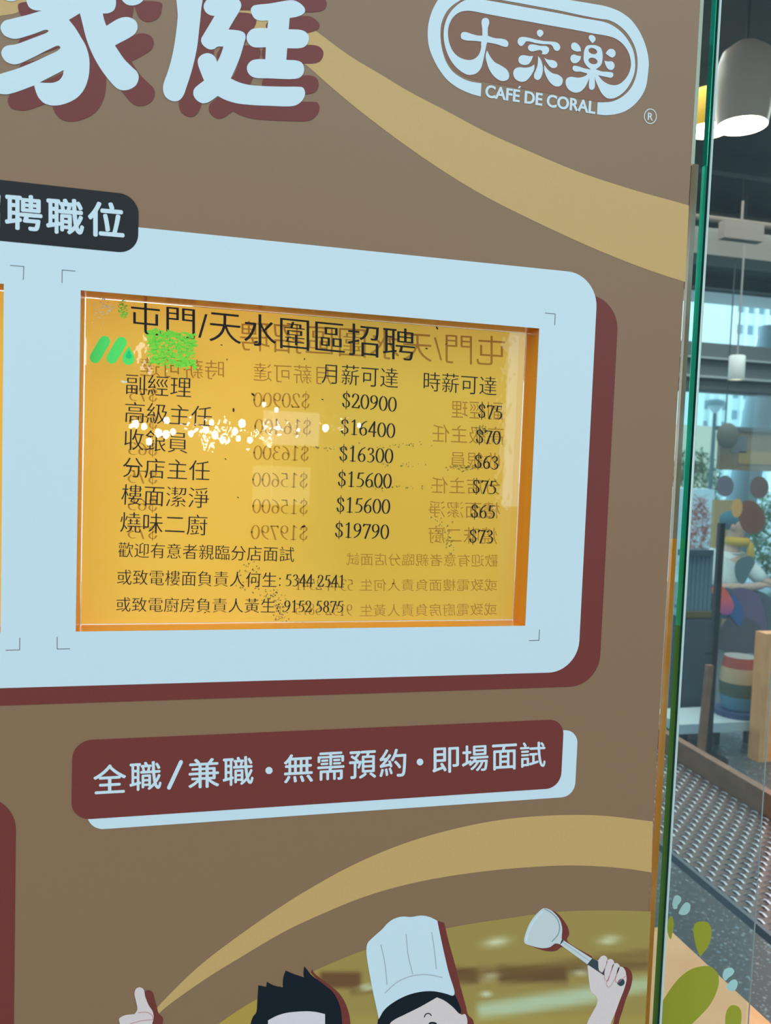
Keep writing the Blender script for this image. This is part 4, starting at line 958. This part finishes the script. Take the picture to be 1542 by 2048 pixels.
stick([(1452, 1196), (1468, 1190), (1484, 1214), (1486, 1242), (1478, 1252), (1464, 1236), (1455, 1220)], (60, 100, 150), 'blue curved sticker between the pink oval and the purple sticker', 5)
stick([(1436, 1296), (1440, 1262), (1456, 1236), (1476, 1232), (1505, 1240), (1525, 1262), (1532, 1300), (1486, 1306)], (92, 88, 98), 'large grey dome sticker above the round stool', 3)

# seated guest
hd = at(1472, 1050, 5.0); gx, gy, hz = hd
pe = empty('person', 'seated person in white shirt, teal cap and yellow scarf, leaning to the right', 'person'); pe.location = (gx, gy, 0)
def skin(name, J, E_, m, sub=2):
    me = bpy.data.meshes.new(name); me.from_pydata([tuple(p[:3]) for p in J], E_, []); me.update(); me.materials.append(m)
    o = bpy.data.objects.new(name, me); COL.objects.link(o); o.parent = pe
    md = o.modifiers.new('skin', 'SKIN'); md.use_smooth_shade = True
    for k, p in enumerate(J):
        d = me.skin_vertices[0].data[k]; d.radius = (p[3], p[4] if len(p) > 4 else p[3]); d.use_root = (k == 0)
    sb = o.modifiers.new('sub', 'SUBSURF'); sb.levels = sb.render_levels = sub
    return o
h = hz
sx_ = -.12                                   # the pelvis sits left of the head: the guest leans right
P = dict(pel=(sx_, .02, .50), bel=(sx_ + .01, .0, .64), che=(sx_ + .05, -.02, h - .36), nec=(sx_ + .09, -.02, h - .17), hb=(-.01, -.02, h - .08), hc=(.0, -.03, h), ht=(.0, -.02, h + .07),
         sl=(sx_ - .09, -.0, h - .27), el=(sx_ - .10, -.14, h - .50), wl=(sx_ + .06, -.30, h - .47), hl=(sx_ + .12, -.34, h - .45),
         sr=(sx_ + .20, -.02, h - .29), er=(sx_ + .30, -.16, h - .46), wr=(sx_ + .42, -.28, h - .44), hr=(sx_ + .48, -.31, h - .43),
         kl=(sx_ - .08, -.42, .50), al=(sx_ - .08, -.44, .09), fl=(sx_ - .08, -.60, .04), kr=(sx_ + .12, -.42, .50), ar=(sx_ + .12, -.44, .09), fr=(sx_ + .12, -.60, .04), hipl=(sx_ - .08, .0, .50), hipr=(sx_ + .10, .0, .50))
Rd = dict(pel=.12, bel=.12, che=.13, nec=.055, hb=.06, hc=.088, ht=.07, sl=.06, el=.042, wl=.03, hl=.035, sr=.06, er=.042, wr=.03, hr=.035, kl=.06, al=.042, fl=.04, kr=.06, ar=.042, fr=.04, hipl=.085, hipr=.085)
names = list(P); ix = {n: k for k, n in enumerate(names)}
J = [(*P[n], Rd[n]) for n in names]
E_ = [(ix[a], ix[b_]) for a, b_ in (('pel', 'bel'), ('bel', 'che'), ('che', 'nec'), ('nec', 'hb'), ('hb', 'hc'), ('hc', 'ht'), ('che', 'sl'), ('sl', 'el'), ('el', 'wl'), ('wl', 'hl'), ('che', 'sr'), ('sr', 'er'), ('er', 'wr'), ('wr', 'hr'), ('pel', 'hipl'), ('hipl', 'kl'), ('kl', 'al'), ('al', 'fl'), ('pel', 'hipr'), ('hipr', 'kr'), ('kr', 'ar'), ('ar', 'fr'))]
for hn in ('hl', 'hr'):
    hx, hy, hz_ = P[hn]
    for q, (dy, ln) in enumerate(((-.026, .06), (-.009, .07), (.009, .068), (.026, .055), (.036, .035))):
        J.append((hx + ln * .6, hy + dy - .01, hz_ + .004, .009)); J.append((hx + ln * 1.15, hy + dy - .02, hz_ - .012, .007)); n_ = len(J)
        E_ += [(ix[hn], n_ - 2), (n_ - 2, n_ - 1)]
skin('body', J, E_, mat('skin_tone', lin((214, 170, 150)), .6, .3))
sh_ = ['bel', 'pel', 'che', 'nec', 'sl', 'el', 'sr', 'er']; ii = {n: k for k, n in enumerate(sh_)}
skin('shirt', [(*P[n], Rd[n] * 1.22 + .006) for n in sh_[:3]] + [(P['nec'][0] - .015, P['nec'][1], P['nec'][2] - .07, .075)] + [(*P[n], Rd[n] * 1.3 + .008) for n in sh_[4:]],
     [(ii['pel'], ii['bel']), (ii['bel'], ii['che']), (ii['che'], ii['nec']), (ii['che'], ii['sl']), (ii['sl'], ii['el']), (ii['che'], ii['sr']), (ii['sr'], ii['er'])], mat('white_cotton', (.85, .87, .85), .8, .2))
tr = ['pel', 'hipl', 'kl', 'al', 'hipr', 'kr', 'ar']; ii = {n: k for k, n in enumerate(tr)}
skin('trousers', [(*P[n], Rd[n] * 1.15 + .008) for n in tr], [(0, 1), (1, 2), (2, 3), (0, 4), (4, 5), (5, 6)], mat('navy_cloth', (.02, .04, .06), .8, .2))
b = MB(); b.blob((-.025, .02, h + .035), (.100, .105, .085), 12); b.build('hair', mat('cap_teal', lin((60, 112, 132)), .7, .2), pe, True)
b = MB(); b.blob((.10, -.09, h + .02), (.075, .07, .012), 8); b.build('cap_brim', mat('cap_teal_brim', lin((50, 96, 116)), .7, .2), pe, True)
b = MB(); b.blob((.095, -.075, h - .035), (.026, .018, .02), 8); b.build('nose', mat('skin_nose', lin((214, 165, 145)), .6, .3), pe, True)
for dx, dy in ((.045, -.108), (.083, -.058)):
    b = MB(); b.blob((dx, dy, h - .004), (.011, .011, .008), 6); b.build('eye', mat('eye_dark', (.02, .015, .01), .3, .5), pe, True)
b = MB(); b.blob((.072, -.09, h - .062), (.02, .015, .006), 6); b.build('mouth', mat('lip', lin((170, 90, 84)), .5, .3), pe, True)
b = MB(); b.blob((-.075, -.06, h - .015), (.014, .022, .03), 6); b.build('ear', mat('skin_ear', lin((210, 160, 140)), .6, .3), pe, True)
b = MB(); b.lathe((.0, -.03, h - .17), [(.07, 0), (.105, .02), (.10, .06), (.07, .075)], 20); b.blob((.06, -.12, h - .22), (.035, .025, .09), 8); b.build('scarf', mat('yellow_scarf', lin((222, 172, 50)), .8, .2), pe, True)
cs = empty('shell_chair', 'dark teal shell chair the seated person in the white shirt sits on', 'chair'); cs.location = (gx + sx_, gy, 0)
b = MB(); V = []; Fc = []
for i in range(13):
    for j in range(9):
        t = (i / 12 - .5) * 2.1; V.append((.23 * math.sin(t), .20 + .06 * math.cos(t) + .04 * j / 8, .40 + .44 * j / 8 * (1 - .25 * (i / 6 - 1) ** 4)))
for i in range(12):
    for j in range(8): Fc.append((i * 9 + j, (i + 1) * 9 + j, (i + 1) * 9 + j + 1, i * 9 + j + 1))
o = mesh_obj('backrest', V, Fc, mat('teal_shell', lin((50, 98, 118)), .4, .5), cs, True); sd_ = o.modifiers.new('t', 'SOLIDIFY'); sd_.thickness = .015
b = MB(); b.box((-.23, -.24, .34), (.23, .27, .37)); b.build('seat', mat('teal_seat', lin((50, 98, 118)), .4, .5), cs)
for dx in (-.19, .19):
    for dy in (-.2, .22): b = MB(); b.bar((dx, dy, .34), (dx * 1.1, dy * 1.1, 0), .025); b.build('leg', mat('chair_leg', (.25, .16, .1), .5, .4), cs)
tb = empty('round_table', 'pale round table in front of the seated person in the white shirt', 'table'); tb.location = (gx + .62, gy - .42, 0)
b = MB(); b.lathe((0, 0, 0), [(.001, .70), (.36, .70), (.37, .715), (.36, .73), (.001, .73)], 40); b.build('table_top', mat('pale_laminate', (.62, .7, .68), .4, .5), tb)
b = MB(); b.lathe((0, 0, 0), [(.001, 0), (.2, 0), (.2, .015), (.03, .04), (.03, .70)], 24); b.build('pedestal', mat('grey_pedestal', (.2, .22, .24), .4, .5), tb)

# black stand
a0 = at(1440, 1046, 2.82); a1 = at(1426, 1326, 2.82)
p = empty('black_stand', 'slim black upright stand in front of the coloured stickers', 'stand'); p.location = (a1[0], a1[1], 0)
b = MB(); b.bar((0, 0, .02), (0, 0, a0[2]), .024, .03); b.build('post', mat('black_paint', (.008, .008, .01), .4, .4), p)
b = MB(); b.bar((-.05, 0, a1[2] + .05), (0, 0, a1[2] + .05), .008); b.build('hook', mat('black_paint_hook', (.008, .008, .01), .4, .4), p)
b = MB(); b.lathe((0, 0, 0), [(.001, 0), (.1, 0), (.1, .012), (.001, .02)], 24); b.build('base', mat('black_base', (.008, .008, .01), .4, .4), p)
# round stool with red, cream and green bands
cz = at(1474, 1415, 3.0); ct_ = at(1474, 1312, 3.0); Rr_ = .098; hh = ct_[2] - cz[2]
p = empty('round_stool', 'small round seat banded red, cream and green on a blue tray', 'stool'); p.location = (cz[0], cz[1], cz[2])
def band(n, za, zb_, c, bulge=1.0):
    b = MB(); b.lathe((0, 0, 0), [(Rr_ * (.82 + .18 * math.sin(math.pi * min(max(z / hh, 0), 1))) * bulge, z) for z in np.linspace(za * hh, zb_ * hh, 8)] , 32); b.build(n, mat('stool_' + n, lin(c), .6, .3), p, True)
band('red_band', .80, 1.0, (176, 88, 76)); band('cream_band', .52, .80, (204, 176, 140)); band('green_band', .26, .52, (86, 98, 84)); band('blue_band', .0, .26, (90, 140, 165))
b = MB(); b.lathe((0, 0, 0), [(Rr_ * .83, hh), (.001, hh * 1.02)], 32); b.build('top', mat('stool_top', lin((150, 150, 150)), .6, .3), p)
b = MB(); b.lathe((0, 0, 0), [(.001, -.035), (.12, -.035), (.125, -.006), (.001, 0)], 32); b.build('tray', mat('tray_blue', lin((58, 78, 120)), .5, .4), p)
# pale bench the stool stands on
zb_ = cz[2] - .035; bx0 = at(1330, 1450, 3.0)[0]; bx1 = at(1515, 1450, 3.0)[0]
p = empty('white_bench', 'pale blue-white bench top beneath the banded round seat', 'bench'); p.location = (cz[0], cz[1], 0)
b = MB(); b.box((bx0 - cz[0], -.13, zb_ - .05), (bx1 - cz[0], .14, zb_)); b.build('bench_top', mat('bench_white', (.5, .62, .66), .4, .5), p)
for dx in (-.30, -.10, .10):
    b = MB(); b.bar((dx, .03, 0), (dx, .03, zb_ - .05), .03); b.build('leg', mat('bench_leg', (.03, .03, .03), .4, .4), p)
# grey-blue crate
p = empty('slatted_crate', 'blue-grey slatted crate beside the green glass edge, left of the black stand', 'crate')
for k in range(7):
    slab('slat', 1366 + k * 8.5, 1373 + k * 8.5, 1110, 1228, 3.22, .02, mat('crate_slat', lin((92, 120, 136)), .5, .4), p)
slab('top_bar', 1362, 1428, 1100, 1112, 3.2, .03, mat('crate_bar', lin((60, 84, 96)), .5, .4), p)
slab('bottom_bar', 1362, 1424, 1224, 1238, 3.2, .03, mat('crate_bar', lin((96, 84, 50)), .5, .4), p)
q = slab('pedestal_box', 1360, 1424, 1236, 1475, 3.2, .1, mat('dark_box', lin((66, 78, 90)), .6, .3)); tag(q, 'dark grey pedestal box carrying the slatted crate', 'box')
# tan slanted leg
a = at(1419, 1330, 2.6); bb = at(1402, 1500, 2.6)
b = MB(); b.bar(a, a + (bb - a) * (a[2] / (a[2] - bb[2])), .026, .03); tag(b.build('wooden_prop', M_wood2), 'slanting brown wooden prop left of the banded round seat', 'prop')
# blue bin
a = at(1484, 1880, 1.72); t2 = at(1484, 1715, 1.72)
b = MB(); b.box((a[0] - .036, 1.72, 0), (a[0] + .034, 1.84, min(t2[2], .40))); tag(b.build('blue_bin', mat('bin_blue', lin((30, 78, 100)), .35, .5)), 'narrow dark blue bin on the terrazzo beneath the cane chair', 'bin')

# =============================================================================
# ACROSS THE WALKWAY (what the glossy covers mirror)
# =============================================================================
YR = -9.0
def mir(px, py, Y=YR):
    v = at(px, py, 2 * .0145 - Y); return np.array([v[0], Y, v[2]])
b = MB(); b.box((6.2, YR - .3, -.02), (13, YR, 9)); tag(b.build('wall_added', mat('wall_added_dark', (.045, .05, .05), .7, .3, noise=(.8, (.09, .095, .09), .45, .55))), kind='structure')  # unseen dark wall added to keep the fixed pane's reflection dark
b = MB(); b.box((-5, YR - .3, -.02), (4.0, YR - .1, 5.4)); sh = b.build('wall_back', mat('shopfront_wall', (.10, .09, .085), .6, .4, noise=(1.0, (.16, .14, .12), .4, .6))); tag(sh, kind='structure')
M_refl = prt('green_reflection', (84, 236, 112)); M_refl2 = prt('teal_reflection', (20, 214, 130)); M_refl3 = prt('lime_reflection', (118, 226, 70)); M_refl4 = prt('white_glint', (240, 250, 240), rough=.15)
sg = empty('emblem_reflection', 'painted reflection of a green emblem of two slanted bars and a drop on the orange notice', 'emblem')
YE = .0141  # a green sign's reflection, painted as flat shapes on the cover
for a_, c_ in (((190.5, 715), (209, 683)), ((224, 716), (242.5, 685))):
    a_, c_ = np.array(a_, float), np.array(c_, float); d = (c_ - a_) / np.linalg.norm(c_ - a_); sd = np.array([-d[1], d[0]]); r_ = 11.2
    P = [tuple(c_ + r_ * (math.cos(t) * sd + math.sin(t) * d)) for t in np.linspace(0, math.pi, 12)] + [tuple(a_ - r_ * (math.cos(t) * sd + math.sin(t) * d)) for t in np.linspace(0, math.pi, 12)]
    shape('slanted_bar', P, YE, M_refl, sg, sm=False)
shape('drop', [(258.5, 692, 1), (263, 701), (268, 712), (268.5, 722), (262, 729), (253, 729), (246, 723), (245, 713), (251, 702)], YE, M_refl, sg)
shape('drop_core', [(258, 699, 1), (261, 706), (263, 713), (258, 717), (252, 713), (254, 706)], YE - .0002, M_refl2, sg)
def sparkle(label, m, spots):  # crinkled reflections and glints painted as small coloured flakes
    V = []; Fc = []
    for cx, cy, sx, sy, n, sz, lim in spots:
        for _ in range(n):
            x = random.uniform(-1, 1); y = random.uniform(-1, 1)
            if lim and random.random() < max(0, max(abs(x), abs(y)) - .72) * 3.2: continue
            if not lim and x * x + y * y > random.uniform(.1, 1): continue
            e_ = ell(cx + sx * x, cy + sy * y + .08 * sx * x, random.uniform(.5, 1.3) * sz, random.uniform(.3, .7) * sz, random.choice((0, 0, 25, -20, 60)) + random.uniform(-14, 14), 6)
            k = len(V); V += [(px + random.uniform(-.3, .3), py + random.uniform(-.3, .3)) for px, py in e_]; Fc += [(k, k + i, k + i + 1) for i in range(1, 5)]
    o = lay('crinkled_reflection', V, Fc, YE, m, None)
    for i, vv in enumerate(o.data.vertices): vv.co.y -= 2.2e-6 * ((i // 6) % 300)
    return tag(o, label, 'painted reflection', kind='stuff')
sparkle('crinkled lime green painted reflection beneath the large title characters', M_refl3, [(345, 697, 50, 38, 640, 4.4, True), (318, 676, 22, 16, 90, 3, True), (345, 722, 60, 24, 60, 1.6, False), (246, 617, 11, 22, 120, 2.4, False), (395, 790, 5, 20, 10, 1.5, False), (360, 757, 26, 20, 20, 1.4, False)])
sparkle('white crinkled painted glints in the top left corner of the notice', M_refl4, [(206, 612, 24, 20, 110, 2.0, False), (196, 640, 18, 24, 26, 1.2, False), (245, 764, 9, 3, 30, 2.2, False)])
M_bulb = mat('warm_bulb', (1, .92, .78), .5, .5, emit=60)
ORD = 'first second third fourth fifth sixth seventh eighth ninth tenth eleventh twelfth thirteenth fourteenth fifteenth sixteenth seventeenth eighteenth nineteenth twentieth twenty-first'.split()
for nb, (px, py, r) in enumerate(sorted(((271, 848, 1), (288, 853, .9), (333, 841, 1), (346, 864, 1), (382, 867, 1), (412, 860, 1.1), (470, 863, 1), (484, 847, 1.1), (651, 856, 1), (317, 866, 1.1), (332, 869, 1), (298, 883, 1), (500, 880, .9), (477, 877, .8), (423, 845, .7), (528, 809, .6), (553, 820, .6), (718, 851, .7), (430, 870, 1.2), (445, 880, .9), (262, 852, .6)))):
    c = mir(px, py, YR + random.uniform(0, 2.5)); p = empty('globe_pendant', ORD[nb] + ' warm globe lamp from the left, mirrored as a white spot on the orange notice', 'lamp', 'globe lamps across the walkway'); p.location = tuple(c)
    b = MB(); b.blob((0, 0, 0), (.026 * r, .026 * r, .034 * r), 8); b.build('globe', M_bulb, p, True)
    b = MB(); b.tube([(0, 0, .03), (0, 0, 5 - c[2])], .004, 6); b.build('cord', mat('cord_black', (.01, .01, .01)), p)
for (x0, x1, y0, y1), col, e, lab in (((526, 640, 826, 888), (.9, .88, .82), .9, 'wide pale lit menu board across the walkway'), ((505, 622, 935, 1008), (.8, .85, .55), .45, 'dim greenish lit menu board across the walkway'), ((155, 171, 675, 727), (1, 1, 1), 8, 'narrow bright window across the walkway')):
    l = mir(x0, y1); r = mir(x1, y0); b = MB(); b.box((l[0], YR - .08, l[2]), (r[0], YR - .02, r[2])); tag(b.build('menu_board', mat('lit_board', col, .5, .5, emit=e)), lab, 'menu board')
